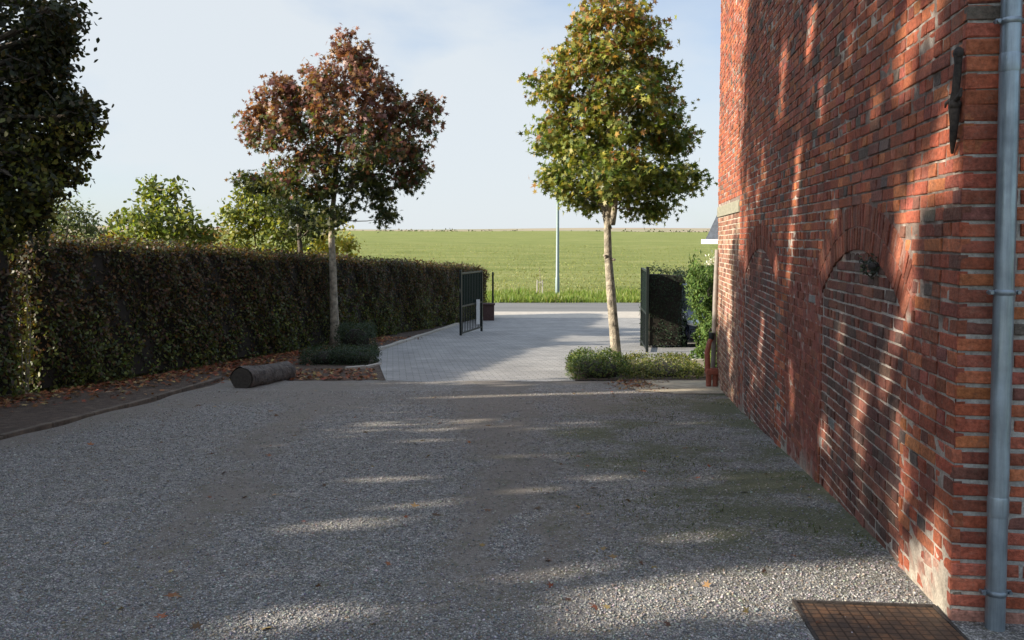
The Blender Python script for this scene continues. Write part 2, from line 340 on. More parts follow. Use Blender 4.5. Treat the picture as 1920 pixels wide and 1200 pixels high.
nv = len(gy_.data.vertices); co = np.empty(nv*3, np.float32); gy_.data.vertices.foreach_get('co', co); co = co.reshape(-1, 3)
fe = np.clip((co[:, 1]-seamY+.5)/.5, 0, 1); co[:, 1] += fe*(.34*fbm(co[:, 0], 0*co[:, 0]+3, 2.2)-.17+.10*(vnoise(co[:, 0], 0*co[:, 0], 13)-.5)); co[:, 2] = [gs(q)+.022 for q in co[:, 1]]; co[:, 2] -= (fe >= .999)*.012; gy_.data.vertices.foreach_set('co', co.ravel())
dm_, mm_ = yard_mask(co[:, 0], co[:, 1]); ca_ = gy_.data.color_attributes.new('col', 'FLOAT_COLOR', 'POINT'); kk = np.ones((nv, 4), np.float32); kk[:, 0] = dm_; kk[:, 1] = mm_; kk[:, 2] = 0; ca_.data.foreach_set('color', kk.ravel())
q0, q1 = ground(702, 662), ground(860, 609)
def pl(y):
    if y < q0.y:
        xs_ = ground(725, 715).x; return xs_+(q0.x-xs_)*(y-seamY)/(q0.y-seamY)
    return q0.x+(q1.x-q0.x)*(y-q0.y)/(q1.y-q0.y)
apY = ground(1000, 597).y
rdY = ground(1000, 585).y; vgY = ground(1000, 568).y
struct(poly_sheet('driveway', pl, lambda y: 9.0, seamY-.35, apY, .016, 'pavers', nx=24))
struct(poly_sheet('pavement', lambda y: -60, lambda y: 60, apY, rdY, .02, 'apron', nx=40))
struct(poly_sheet('road', lambda y: -80, lambda y: 80, rdY, vgY, .014, 'asphalt', nx=60))
# far land beyond the field
V = []; Fc = []; n = 200
for i in range(n+1):
    x = -2600+5200*i/n
    base = 1.53+1500*(.0132+.0042*max(0, min(1, (-x/1500-.3)/.12)))+1.2*math.sin(x*.004)+.8*math.sin(x*.011)
    V += [(x, 690, -4), (x, 900, 1.53+900*.006), (x, 1500, base), (x, 1900, -30)]
    if i: 
        a = (i-1)*4
        for k in range(3): Fc.append((a+k, a+4+k, a+5+k, a+k+1))
struct(mesh('hills', V, Fc, 'plough', None, None, True))
# ---------------------------------------------------------------- foliage
STAR = [(0, -.45), (.12, -.12), (.5, -.2), (.22, .1), (.42, .48), (.1, .3), (0, .75), (-.1, .3), (-.42, .48), (-.22, .1), (-.5, -.2), (-.12, -.12)]
OVAL = [(0, -.5), (.28, -.1), (.2, .3), (0, .55), (-.2, .3), (-.28, -.1)]
DIAM = [(0, -.55), (.22, 0), (0, .55), (-.22, 0)]
BLADE = [(-.05, 0), (.05, 0), (.03, .6), (0, 1)]
def unit(a): return a/np.maximum(1e-9, np.linalg.norm(a, axis=1, keepdims=True))
def leaves(name, P, size, shape, cols, mat, parent=None, nbias=None, tip=None, rand=.9, fold=.25):
    """one mesh of leaf-sized faces: P positions, size per leaf, cols per leaf"""
    n = len(P); k = len(shape)
    nb = np.zeros((n, 3)) if nbias is None else nbias
    nr = unit(nb + rng.normal(size=(n, 3))*rand)
    tp = np.array([0, 0, -.35]) if tip is None else np.asarray(tip)
    t = tp + rng.normal(size=(n, 3))*.6
    t = unit(t-nr*np.sum(t*nr, 1, keepdims=True)); s = np.cross(t, nr)
    sh = np.asarray(shape); size = np.broadcast_to(size, (n,))
    V = (P[:, None, :] + (s[:, None, :]*sh[None, :, :1] + t[:, None, :]*sh[None, :, 1:2] + nr[:, None, :]*(np.abs(sh[None, :, :1])*fold*-1))*size[:, None, None])
    Fi = np.arange(n*k).reshape(n, k)
    return mesh(name, V.reshape(-1, 3), Fi, mat, parent, np.repeat(np.clip(cols, 0, 1), k, axis=0))
def pal(n, colors, weights, var=.25):
    c = np.array(colors)[rng.choice(len(colors), n, p=np.array(weights)/sum(weights))]
    return c*(1+rng.normal(size=(n, 1))*var)*(1+rng.normal(size=(n, 3))*.06)
def crown_pts(lobes, per, sig, shell=.55):
    """lobes: (centre, (rx,ry,rz), clusters). returns leaf positions, outward vectors, lobe index, cluster centres"""
    PP, OO, LI, CC = [], [], [], []
    for li, (c, r, k) in enumerate(lobes):
        d = unit(rng.normal(size=(k, 3))); rad = shell+(1-shell)*rng.random((k, 1))**.7
        cc = np.array(c)+d*rad*np.array(r)
        CC.append(cc)
        if k > 12:
            ks = max(1, k//7); cc[:ks] = np.array(c)+d[:ks]*(1.04+.2*rng.random((ks, 1)))*np.array(r)
        m = rng.poisson(per, k)+2
        if k > 12: m[:ks] = (m[:ks]*.55).astype(int)+1
        idx = np.repeat(np.arange(k), m)
        p = cc[idx]+rng.normal(size=(len(idx), 3))*sig*np.array([1, 1, .8])
        PP.append(p); OO.append(unit(p-np.array(c))); LI.append(np.full(len(idx), li))
    return np.concatenate(PP), np.concatenate(OO), np.concatenate(LI), np.concatenate(CC)
def limb(mb, a, b_, r0, r1, sag=.15, n=6, jit=.06):
    a, b_ = Vector(a), Vector(b_); L = (b_-a).length; pts = []; rr = []
    off = Vector((random.uniform(-1, 1), random.uniform(-1, 1), 0))*L*.08
    for i in range(n):
        t = i/(n-1); p = a.lerp(b_, t)+off*math.sin(math.pi*t)+Vector((0, 0, -sag*L*math.sin(math.pi*t)*.4)); pts.append(p); rr.append(r0+(r1-r0)*t)
    mb.tube(pts, rr, 6, False, jit)
def tree(name, label, cat, base, trunk_pts, r0, r1, lobes, per, sig, size, shape, colf, bark='bark', group=None, mat='leaf', twigs=True, nbz=.4, drop=.0, fork=None):
    t = thing(name, label, cat, base, group); tb = MB()
    n = len(trunk_pts); tb.tube(trunk_pts, [r0*1.25]+[r0+(r1-r0)*(i/(n-1)) for i in range(1, n)], 12, True, .07)
    o = tb.build('trunk', bark, t, True)
    P, O, LI, CC = crown_pts(lobes, per, sig)
    if twigs:
        bb = MB(); tp = [Vector(p) for p in trunk_pts]; tops = tp[-max(2, n//2):]
        for (c, r, k) in lobes:
            c = Vector(c); s = min(tops, key=lambda q: abs(q.z-(c.z-r[2]*.9))); limb(bb, s, c, r1*.75, r1*.3)
        for c in CC[::2]:
            l = min(lobes, key=lambda L: (Vector(L[0])-Vector(c)).length); limb(bb, l[0], c, r1*.28, r1*.08, .1, 4)
        bb.build('branches', bark, t)
    keep = rng.random(len(P)) > drop; P, O, LI = P[keep], O[keep], LI[keep]
    if bark == 'bark_dark' and base.x < -8.5 and base.y < 12:  # cut the added shade trees' crowns open along the sun direction
        drop_ = np.zeros(len(P), bool)
        for c, q in SUN_GAPS:
            v_ = P-np.array(c); dd = np.linalg.norm(v_-(v_@SUNV)[:, None]*SUNV, axis=1); drop_ |= dd < q*.95+.04+.06*rng.random(len(P))
        P, O, LI = P[~drop_], O[~drop_], LI[~drop_]
    nb = O*.55+np.array([-.15, 0, nbz])
    leaves('crown', P, size*(.7+.6*rng.random(len(P))), shape, colf(P, LI), mat, t, nb, None, .75)
    return t
# --- right-hand tree at the end of the yard
TRb = ground(1157, 684); Yt = TRb.y
def L(px, py, r, k, dy=0, sx=1, sz=1, Y=None):
    Y = Yt if Y is None else Y; s = Y/F
    p = at(px, py, Y+dy); return (tuple(p), (r*s*sx, r*s*1.0, r*s*sz), k)
lobR = [L(1128, 18, 42, 22), L(1180, 38, 40, 20, .2), L(1140, 70, 70, 46, -.3), L(1205, 92, 50, 30, .3), L(1085, 118, 48, 28), L(1045, 168, 50, 26, -.1, 1, .7), L(1120, 150, 75, 50, -.5), L(1215, 165, 55, 34, .2),
        L(1170, 215, 80, 56, -.5), L(1045, 255, 55, 34, .2, 1, .8), L(1085, 232, 62, 34, .1), L(1248, 235, 50, 34, .3), L(1272, 262, 30, 14, .2), L(1195, 270, 70, 40, .6), L(1100, 300, 66, 46, -.3), L(1052, 340, 38, 20, .1, 1, .9), L(1150, 330, 62, 42, -.6, 1, .7), L(1218, 338, 52, 34, -.4, 1.1, .5), L(1280, 335, 42, 26, -.2, 1, .55), L(1238, 380, 34, 20, 0, 1, .9), L(1100, 372, 42, 22, .3, 1, .6), L(1160, 120, 60, 26, .8), L(1120, 250, 60, 22, 1.1), L(1180, 372, 30, 12, .3)]
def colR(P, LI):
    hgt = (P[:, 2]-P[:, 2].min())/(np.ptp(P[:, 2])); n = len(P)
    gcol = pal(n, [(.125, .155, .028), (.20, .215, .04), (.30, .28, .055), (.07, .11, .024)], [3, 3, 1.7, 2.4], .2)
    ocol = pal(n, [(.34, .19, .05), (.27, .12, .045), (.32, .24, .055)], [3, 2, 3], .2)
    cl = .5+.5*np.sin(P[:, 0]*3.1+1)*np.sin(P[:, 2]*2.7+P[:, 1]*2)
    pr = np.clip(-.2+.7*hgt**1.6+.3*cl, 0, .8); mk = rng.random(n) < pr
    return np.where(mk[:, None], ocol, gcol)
tpts = [ground(1157, 684)+Vector((0, 0, -.1))]+[at(*p) for p in ((1155, 660, Yt), (1150, 600, Yt), (1145, 540, Yt), (1140, 480, Yt), (1139, 430, Yt), (1141, 390, Yt), (1140, 330, Yt), (1142, 230, Yt), (1140, 120, Yt), (1138, 40, Yt))]
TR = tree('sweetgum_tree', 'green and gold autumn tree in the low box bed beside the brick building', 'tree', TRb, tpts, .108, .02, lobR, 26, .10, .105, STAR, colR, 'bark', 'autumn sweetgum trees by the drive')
# side stub and forked limbs below the crown
for pts, rr in (([(1147, 420, 0), (1152, 395, -.1), (1156, 350, -.1)], [.07, .055, .04]), ([(1141, 430, 0), (1133, 395, .05), (1125, 350, .1)], [.07, .05, .035]), ([(1139, 487, 0), (1133, 478, -.08)], [.035, .025]), ([(1146, 486, 0), (1153, 487, -.08)], [.03, .02])):
    bb = MB(); bb.tube([at(x, y, Yt+d) for x, y, d in pts], rr, 8, True, .05); bb.build('limb', 'bark', TR, True)
# --- left-hand copper tree
TLb = ground(627, 652); Yl = TLb.y
def LL(px, py, r, k, dy=0, sx=1, sz=1): return L(px, py, r, k, dy, sx, sz, Yl)
lobL = [LL(648, 88, 24, 12, 0, .8, 1.1), LL(676, 105, 24, 10, .2), LL(655, 140, 48, 30, -.2), LL(600, 165, 42, 24, 0), LL(700, 165, 40, 22, .2), LL(640, 200, 66, 50, -.6), LL(527, 165, 24, 12, 0), LL(515, 200, 44, 28, -.1), LL(560, 215, 48, 30, .2), LL(480, 240, 26, 16, .2, 1, 1.2), LL(548, 275, 56, 38, -.4), LL(715, 215, 46, 28, .2), LL(785, 215, 34, 26, -.1, 1, 1.3), LL(750, 260, 50, 30, .3), LL(670, 275, 70, 48, -.7, 1.2, .6), LL(720, 310, 55, 34, .1), LL(770, 320, 36, 24, .2), LL(590, 330, 60, 38, -.3, 1.1, .7), LL(655, 345, 56, 30, -.2, 1, .7), LL(615, 385, 44, 26, -.2), LL(712, 375, 24, 9, .3, .8, 1), LL(722, 408, 14, 6, .3), LL(475, 340, 26, 14, .4, 1, .7), LL(660, 240, 60, 20, .9), LL(530, 345, 38, 16, .2, 1, .6)]
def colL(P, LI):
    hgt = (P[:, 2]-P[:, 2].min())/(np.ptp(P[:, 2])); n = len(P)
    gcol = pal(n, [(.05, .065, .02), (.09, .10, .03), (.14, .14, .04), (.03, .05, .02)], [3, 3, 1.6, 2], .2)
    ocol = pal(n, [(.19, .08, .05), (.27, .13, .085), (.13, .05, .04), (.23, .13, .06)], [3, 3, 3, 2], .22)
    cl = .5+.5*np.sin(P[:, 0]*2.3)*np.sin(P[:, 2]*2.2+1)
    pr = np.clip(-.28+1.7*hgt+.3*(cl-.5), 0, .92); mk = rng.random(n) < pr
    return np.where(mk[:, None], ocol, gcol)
tpts = [TLb+Vector((0, 0, -.1))]+[at(*p) for p in ((628, 620, Yl), (626, 560, Yl), (624, 500, Yl), (622, 450, Yl), (622, 410, Yl), (628, 350, Yl), (636, 260, Yl), (645, 160, Yl), (650, 90, Yl))]
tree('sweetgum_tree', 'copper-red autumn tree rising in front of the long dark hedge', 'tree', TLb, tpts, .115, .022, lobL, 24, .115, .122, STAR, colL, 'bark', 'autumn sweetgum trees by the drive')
# --- big dark tree overhanging the left edge, plus unseen trees added out of frame to shade the yard
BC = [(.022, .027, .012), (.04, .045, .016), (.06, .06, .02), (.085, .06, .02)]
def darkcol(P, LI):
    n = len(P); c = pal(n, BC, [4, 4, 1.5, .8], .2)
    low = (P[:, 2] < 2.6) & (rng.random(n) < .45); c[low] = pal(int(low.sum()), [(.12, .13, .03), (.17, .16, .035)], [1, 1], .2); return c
def LB(px, py, r, k, Y=8.2, dy=0, sx=1, sz=1): return L(px-22, py, r, k, dy, sx, sz, Y)
lobB = []
for (px, py, r, k) in ((20, 10, 90, 46), (110, 15, 50, 20), (60, 110, 80, 44), (125, 65, 34, 12), (-20, 190, 110, 60), (110, 130, 40, 16), (80, 220, 80, 48), (150, 222, 44, 22), (175, 215, 22, 8), (100, 300, 55, 30), (140, 285, 34, 14), (60, 340, 60, 34), (75, 405, 40, 22), (20, 425, 44, 24), (30, 330, 80, 44), (90, 350, 36, 16), (10, 400, 60, 26), (60, 395, 34, 12), (-120, 80, 130, 60), (-140, 300, 130, 60), (-160, -90, 110, 50), (10, -90, 90, 46)):
    lobB.append(LB(px, py, r, k, 8.2+random.uniform(-.5, .5)))
for (tx, ty) in ((168, 8), (166, 40), (158, 66), (160, 88), (140, 112), (118, 98), (112, 150), (142, 160), (141, 176), (204, 206), (186, 190), (200, 240), (185, 276), (178, 330), (130, 355), (168, 190)):
    for q in range(4):
        f = q/3; lobB.append(LB(tx-f*52-4, ty+f*(18 if ty < 250 else -14)+6, 4+8*f, 2+int(3*f), 8.2))
bbase = Vector((-6.3, 8.3, gs(8.3)))
btr = [bbase+Vector((0, 0, -.1)), bbase+Vector((0, 0, 1)), bbase+Vector((.1, 0, 2.2)), bbase+Vector((.2, -.1, 3.4)), bbase+Vector((.3, -.1, 4.6)), bbase+Vector((.4, -.1, 5.4))]
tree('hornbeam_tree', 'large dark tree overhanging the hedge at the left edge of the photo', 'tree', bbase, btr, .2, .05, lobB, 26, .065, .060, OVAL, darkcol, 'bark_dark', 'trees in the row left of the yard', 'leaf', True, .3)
SUNV = np.array([math.cos(e_)*math.cos(a_), math.cos(e_)*math.sin(a_), -math.sin(e_)])
def wall_px(px, py):
    d = ray(px, py); t = (P0-CAM).dot(We)/d.dot(We); return CAM+d*t
SUN_GAPS = [(ground(x, y), q) for x, y, q in ((1560, 1100, .26), (1720, 1120, .2), (1400, 1095, .15), (1290, 1130, .14), (1180, 1160, .09), (700, 985, .09), (800, 955, .09), (620, 1000, .07), (730, 905, .055), (1000, 925, .06), (820, 830, .06), (1060, 1080, .06), (560, 1175, .1), (1330, 1010, .05), (980, 860, .05), (1160, 900, .04))]  # spots where sun patches land through holes shaped into the unseen crowns
SUN_GAPS += [(wall_px(x, y), q) for x, y, q in ((1765, 1080, .11), (1760, 1000, .08), (1695, 880, .07), (1690, 800, .08), (1680, 930, .08), (1660, 720, .08), (1620, 760, .05), (1690, 620, .07), (1710, 560, .07), (1700, 470, .08), (1712, 430, .07), (1728, 350, .07), (1772, 260, .07), (1775, 300, .06), (1705, 70, .13), (1690, 130, .1), (1750, 40, .1), (1500, 300, .1), (1495, 370, .1), (1488, 450, .1), (1480, 510, .07), (1465, 200, .14), (1470, 120, .14), (1520, 60, .14), (1455, 420, .06), (1545, 150, .06), (1590, 290, .05), (1570, 410, .05), (1575, 620, .06), (1600, 800, .05), (1540, 810, .06), (1480, 700, .07), (1482, 760, .06), (1425, 650, .08), (1428, 600, .07), (1455, 500, .08), (1410, 720, .07), (1620, 380, .04), (1640, 210, .05))]
SUN_GAPS += [(ground(x, 748-(x-850)*.03), .10) for x in range(860, 1330, 45)]
yg_ = ground(92, 738).y-.25; SUN_GAPS += [(Vector((hx(yg_), yg_, gs(yg_)+h_)), .3) for h_ in (.45, .8, 1.1)]+[(ground(x_, y_), .14) for x_, y_ in ((55, 752), (370, 690), (400, 688), (300, 712))]
def shade_tree(x, y, h, rad, ncl, label, seed, cb=2.2, per=34, sig=.23):  # unseen tree added only to cast shade on yard and wall
    random.seed(seed); b0 = Vector((x, y, gs(y))); lobs = []
    for i in range(ncl):
        t = (i+.5)/ncl; z = cb+(h-cb)*t; rr = rad*math.sin(math.pi*min(.92, .22+.7*t))**.7; a = i*2.4
        lobs.append(((x+math.cos(a)*rr*.6, y+math.sin(a)*rr*.6, b0.z+z), (rr*.62, rr*.62, rr*.42), 24))
    tp = [b0+Vector((0, 0, -.1))]+[b0+Vector((random.uniform(-.1, .1), random.uniform(-.1, .1), h*.85*k/6)) for k in range(1, 7)]
    tree('hornbeam_tree', label, 'tree', b0, tp, .2, .04, lobs, per, sig, .23, OVAL, darkcol, 'bark_dark', 'trees in the row left of the yard')
shade_tree(-9.4, 4.9, 12.4, 1.9, 22, 'unseen tall dark tree added behind the overhanging one to shade the yard', 5, 1.9)
shade_tree(-9.6, 2.1, 12.2, 2.0, 22, 'second unseen dark tree added left of the frame to shade the yard, counted from the drive', 6, 1.9)
shade_tree(-9.2, -.9, 12.0, 2.1, 22, 'nearest unseen tree added left of the frame to shade the yard', 8, 1.9)
shade_tree(-8.9, 9.0, 5.1, 1.9, 10, 'unseen short dark tree added left of the frame to shade the far gravel', 9, 1.2)
random.seed(3)
# --- garden trees beyond the hedge
GY = [(.15, .18, .035), (.24, .25, .042), (.09, .12, .03), (.31, .27, .045)]
def cf(cols, wts): return lambda P, LI: pal(len(P), cols, wts, .2)
def gtree(label, Y, lob, size, cols, wts, name='garden_tree', cat='tree', per=12, sig=.12, shape=OVAL, bark='bark', tr=.05, x0=None, up=.5):
    lobs = [L(px, py, r, k, random.uniform(-.4, .4), 1, 1, Y) for (px, py, r, k) in lob]
    c0 = x0 if x0 else lob[0][0]; b0 = at(c0, 500, Y); b0 = Vector((b0.x, Y, gs(Y))); top = Vector(lobs[0][0])
    tp = [b0+Vector((0, 0, -.1))]+[b0.lerp(top, k/5)+Vector((random.uniform(-.05, .05), 0, 0)) for k in range(1, 6)]
    return tree(name, label, cat, b0, tp, tr, tr*.3, lobs, per, sig, size, shape, cf(cols, wts), bark, None, 'leaf', True, up)
gtree('grey-green feathery shrub beyond the hedge under the big dark tree', 15.5, [(125, 395, 28, 22), (95, 410, 34, 26), (150, 415, 32, 26), (120, 435, 46, 36), (172, 432, 20, 14), (70, 435, 30, 20)], .085, [(.12, .15, .06), (.17, .2, .09), (.07, .10, .04), (.24, .26, .14)], [3, 3, 3, 1], 'garden_shrub', 'shrub', 13, .10, DIAM, 'bark', .04)
gtree('loose light green young tree beyond the hedge, left of the copper tree', 18.5, [(285, 352, 16, 8), (325, 352, 14, 5), (300, 385, 38, 24), (322, 412, 44, 28), (268, 415, 36, 22), (240, 430, 30, 16), (300, 440, 56, 34), (350, 425, 26, 12), (375, 435, 22, 9), (225, 408, 12, 4), (348, 395, 14, 4), (365, 460, 30, 12)], .115, [(.13, .165, .033), (.20, .235, .042), (.075, .10, .026), (.27, .26, .06)], [3, 3, 3, 1], per=15, sig=.12)
gtree('tall yellow-green shrubby tree just left of the copper tree trunk', 23.5, [(478, 372, 34, 26), (505, 350, 26, 14), (450, 420, 32, 20), (500, 400, 50, 40), (490, 450, 56, 46), (540, 440, 50, 40), (430, 402, 14, 5), (545, 385, 40, 26), (440, 455, 26, 14), (425, 395, 9, 3)], .12, GY, [3, 3, 3, 1.2], per=22, sig=.14)
gtree('low golden yellow bush beyond the hedge behind the copper tree trunk', 25, [(625, 455, 34, 30), (598, 462, 24, 20), (645, 470, 24, 18), (600, 480, 20, 14)], .13, [(.34, .31, .05), (.42, .36, .06), (.2, .22, .04)], [3, 2, 2], 'garden_shrub', 'shrub', 12, .13)
gtree('small dark tree with a bare trunk between yellow-green and copper trees', 22, [(560, 400, 34, 24), (530, 385, 26, 14), (590, 410, 34, 22), (565, 425, 26, 12)], .12, [(.03, .045, .015), (.05, .06, .02)], [1, 1], 'garden_tree', 'tree', 18, .13, OVAL, 'bark_dark', .13, 568)
gtree('small orange-leaved shrub showing over the hedge beside the light green tree', 19.5, [(380, 455, 13, 8), (388, 440, 9, 4)], .1, [(.42, .17, .04), (.3, .2, .05)], [2, 1], 'garden_shrub', 'shrub', 9, .08)
gtree('small golden shrub showing over the hedge left of the light green tree', 19.8, [(215, 440, 14, 9), (208, 448, 14, 8)], .1, [(.34, .22, .03), (.22, .2, .03)], [2, 1], 'garden_shrub', 'shrub', 10, .08)
gtree('sparse young shrub with orange-green leaves against the field', 21, [(400, 440, 12, 4), (415, 450, 12, 5), (408, 470, 16, 7)], .11, [(.2, .2, .05), (.3, .2, .05)], [2, 1], 'garden_shrub', 'shrub', 7, .1)
# ---------------------------------------------------------------- hedges
def hedge(name, label, p, q, z_top, thick, cols, wts, dens, size, shape=OVAL, seed=1, mat='leaf', side=1, rag=.05, ends=True, lowc=None, h=None, topcols=None, sag=0):
    """p,q: ends of the visible face line on the ground; thickness goes to the left of p->q (side=1)"""
    p, q = Vector(p), Vector(q); d = (q-p); Lh = Vector((d.x, d.y, 0)).length; t = Vector((d.x, d.y, 0)).normalized(); nrm = Vector((t.y, -t.x, 0))*side   # points to the viewer
    def base(s): pp = p+t*s; return gs(pp.y)
    root = thing(name, label, 'hedge', (p+q)/2-nrm*thick/2)
    ns = max(2, int(Lh/.5)); mb = MB(); ins = .07
    pv = None
    for i in range(ns+1):
        s = Lh*i/ns; s = min(max(s, ins), Lh-ins); c = p+t*s; zb = base(s)+.06; zt = z_top(s)-ins
        r_ = [Vector((c.x, c.y, zb))-nrm*ins, Vector((c.x, c.y, zt))-nrm*ins, Vector((c.x, c.y, zt))-nrm*(thick-ins), Vector((c.x, c.y, zb))-nrm*(thick-ins)]
        b0 = len(mb.V); mb.V += r_
        if pv is not None:
            for k in range(4): mb.F.append((pv+k, b0+k, b0+(k+1) % 4, pv+(k+1) % 4))
        else: mb.F.append((b0, b0+1, b0+2, b0+3))
        pv = b0
    mb.F.append((pv+3, pv+2, pv+1, pv)); mb.build('stems', 'hedge_core', root)
    hh = max(z_top(0)-base(0), z_top(Lh)-base(Lh))
    Ps, Ns = [], []
    def face(n, fn): 
        for _ in range(n):
            a, b_ = fn(); Ps.append(a); Ns.append(b_)
    def front():
        s = random.random()*Lh; zb = base(s); zt = z_top(s); z = zb+.02+(zt-zb)*random.random()
        # ragged foot and clumpy surface
        lump = .07*math.sin(s*2.3+z*1.7)+.05*math.sin(s*6.1-z*4.3+2)+.04*math.sin(z*9+s*11)-.07*(1-min(1, (z-zb)/.5))
        c = p+t*s+nrm*(lump+random.gauss(0, rag)); return (c.x, c.y, z), tuple(nrm)
    def back():
        s = random.random()*Lh; zb = base(s); zt = z_top(s); z = zb+.05+(zt-zb)*random.random(); c = p+t*s-nrm*(thick+random.gauss(0, rag)); return (c.x, c.y, z), tuple(-nrm)
    def top():
        s = random.random()*Lh; u = random.random(); c = p+t*s-nrm*thick*u; return (c.x, c.y, z_top(s)+random.gauss(0, rag*.7)+.025*math.sin(s*4)+.02*math.sin(s*9.7)+(random.random()**6*.16)), (0, 0, 1)
    def endf():
        s = 0 if random.random() < .5 else Lh; u = random.random(); c = p+t*(s+random.gauss(0, rag))-nrm*thick*u; return (c.x, c.y, base(s)+(z_top(s)-base(s))*random.random()), tuple(t*(-1 if s == 0 else 1))
    face(int(dens*Lh*hh), front); nt_ = int(dens*Lh*thick*.9); face(nt_, top); face(int(dens*Lh*hh*.3), back)
    if ends: face(int(dens*thick*hh*2), endf)
    P = np.array(Ps); Nn = np.array(Ns); cl = pal(len(P), cols, wts, .22)
    # clump-scale colour drift
    dr = .5+.5*np.sin(P[:, 1]*1.1+P[:, 2]*1.9)*np.sin(P[:, 1]*.43+1)
    if lowc is not None:
        zb = np.array([gs(y) for y in P[:, 1]]); rel = (P[:, 2]-zb)/hh; mk = rng.random(len(P)) < np.clip(.75-1.1*rel+.3*(dr-.5), 0, 1)
        cl[mk] = pal(int(mk.sum()), lowc[0], lowc[1], .22)
    leaves('foliage', P, size*(.7+.6*rng.random(len(P))), shape, cl, mat, root, Nn*.8+np.array([0, 0, .25]), None, .65)
    return root
HT = lambda px, py, Y: at(px, py, Y).z
zn = at(150, 456, Hn.y).z; zf_ = at(862, 502, Hf.y).z
hdir = (Hf-Hn); hdir.z = 0; hdir.normalize()
sA = ground(92, 738)
pA = Vector((hx(sA.y), sA.y, 0)); pE = ground(921, 594); pE = Vector((hx(pE.y), pE.y, 0))
def ztop_long(s):
    y = pA.y+hdir.y*s; return zn+(zf_-zn)*(y-Hn.y)/(Hf.y-Hn.y)+.015*math.sin(y*1.3)
HC = [(.07, .045, .022), (.10, .05, .026), (.075, .075, .022), (.15, .085, .032), (.045, .055, .02)]
hedge('beech_hedge', 'long clipped beech hedge of dark copper and green leaves along the drive', pA, pE, ztop_long, .9, HC, [4, 3, 3, 1.3, 3], 1250, .062, seed=2, lowc=([(.10, .13, .03), (.17, .18, .04), (.065, .085, .026)], [3, 2, 3]))
pB0 = Vector((hx(-3)+.12, -3, 0)); pB1 = Vector((hx(pA.y-.5)+.14, pA.y-.5, 0))
zB = at(60, 446, pA.y-.3).z
hedge('beech_hedge', 'nearest hedge section at the left edge, stopping at a sunlit gap', pB0, pB1, lambda s: zB+.01*math.sin(s*3), .9, HC, [4, 3, 3, 1, 3], 1000, .062, seed=3, lowc=([(.10, .13, .03), (.17, .18, .04), (.065, .085, .026)], [3, 2, 3]))
# yellow leaves growing in the gap
gx = Vector((hx(pA.y-.25)-.10, pA.y-.25, gs(pA.y)))
gp = thing('gap_shrub', 'yellow-green leafy shoots lit in the gap between the hedge sections', 'shrub', gx); mb = MB()
P = []
for i in range(9):
    a = gx+Vector((random.uniform(-.1, .1), random.uniform(-.1, .1), 0)); b_ = a+Vector((random.uniform(-.12, .12), random.uniform(-.1, .1), random.uniform(.8, 1.75))); mb.tube([a, a.lerp(b_, .5)+Vector((.02, 0, 0)), b_], [.01, .008, .004], 5)
    for k in range(34): P.append(tuple(a.lerp(b_, random.uniform(.25, 1))+Vector((random.gauss(0, .06), random.gauss(0, .05), random.gauss(0, .05)))))
mb.build('stem', 'bark', gp); P = np.array(P); leaves('foliage', P, .075, OVAL, pal(len(P), [(.26, .25, .05), (.2, .22, .05), (.3, .2, .05)], [3, 3, 1], .15), 'leaf', gp, np.tile([-.4, -.3, .4], (len(P), 1)))
# low clipped shrubs at the foot of the copper tree
def low_shrub(name, label, boxes, cols, wts, n, size, shape=DIAM, mat='leaf', cat='shrub', rag=.03, stems=True):
    c0 = boxes[0][0]; root = thing(name, label, cat, (c0[0], c0[1], gs(c0[1]))); mb = MB(); Ps, Ns = [], []
    vol = [b_[1][0]*b_[1][1]+b_[1][0]*b_[1][2]+b_[1][1]*b_[1][2] for b_ in boxes]
    for (c, r), v_ in zip(boxes, vol):
        mb.ball(c, (r[0]*.76, r[1]*.76, r[2]*.76), 14, .02)
        k = int(n*v_/sum(vol)); d = unit(rng.normal(size=(k, 3))); e = np.sign(d)*np.abs(d)**.62; e = e/np.maximum(1e-6, np.linalg.norm(np.abs(e)**3.0, axis=1, keepdims=True)**(1/3.))
        bumpy = 1+.06*np.sin(e[:, :1]*9+c[0])*np.sin(e[:, 2:]*7+e[:, 1:2]*8)
        p_ = np.array(c)+e*np.array(r)*bumpy+rng.normal(size=(k, 3))*rag; Ps.append(p_); Ns.append(unit(e))
    mb.build('stems', 'hedge_core', root, True)
    P = np.concatenate(Ps); Nn = np.concatenate(Ns); kp = P[:, 2] > np.array([gs(y) for y in P[:, 1]])-.01; P = P[kp]; Nn = Nn[kp]
    leaves('foliage', P, size*(.7+.6*rng.random(len(P))), shape, pal(len(P), cols, wts, .2), mat, root, Nn*.8+np.array([0, 0, .2]), None, .7)
    return root
DG = [(.026, .045, .022), (.036, .06, .03), (.055, .07, .03)]
b1 = ground(672, 668); low_shrub('box_ball', 'round clipped box bush right of the copper tree trunk', [((b1.x-.1, b1.y+.3, b1.z+.26), (.37, .36, .37))], DG, [3, 3, 1], 7000, .035)
b2 = ground(635, 686); low_shrub('box_edging', 'low flat-topped box clump in front of the copper tree trunk', [((b2.x-.25, b2.y+.5, b2.z+.06), (.5, .45, .2)), ((b2.x+.2, b2.y+.5, b2.z+.06), (.42, .42, .2))], DG, [3, 3, 2], 13000, .035)
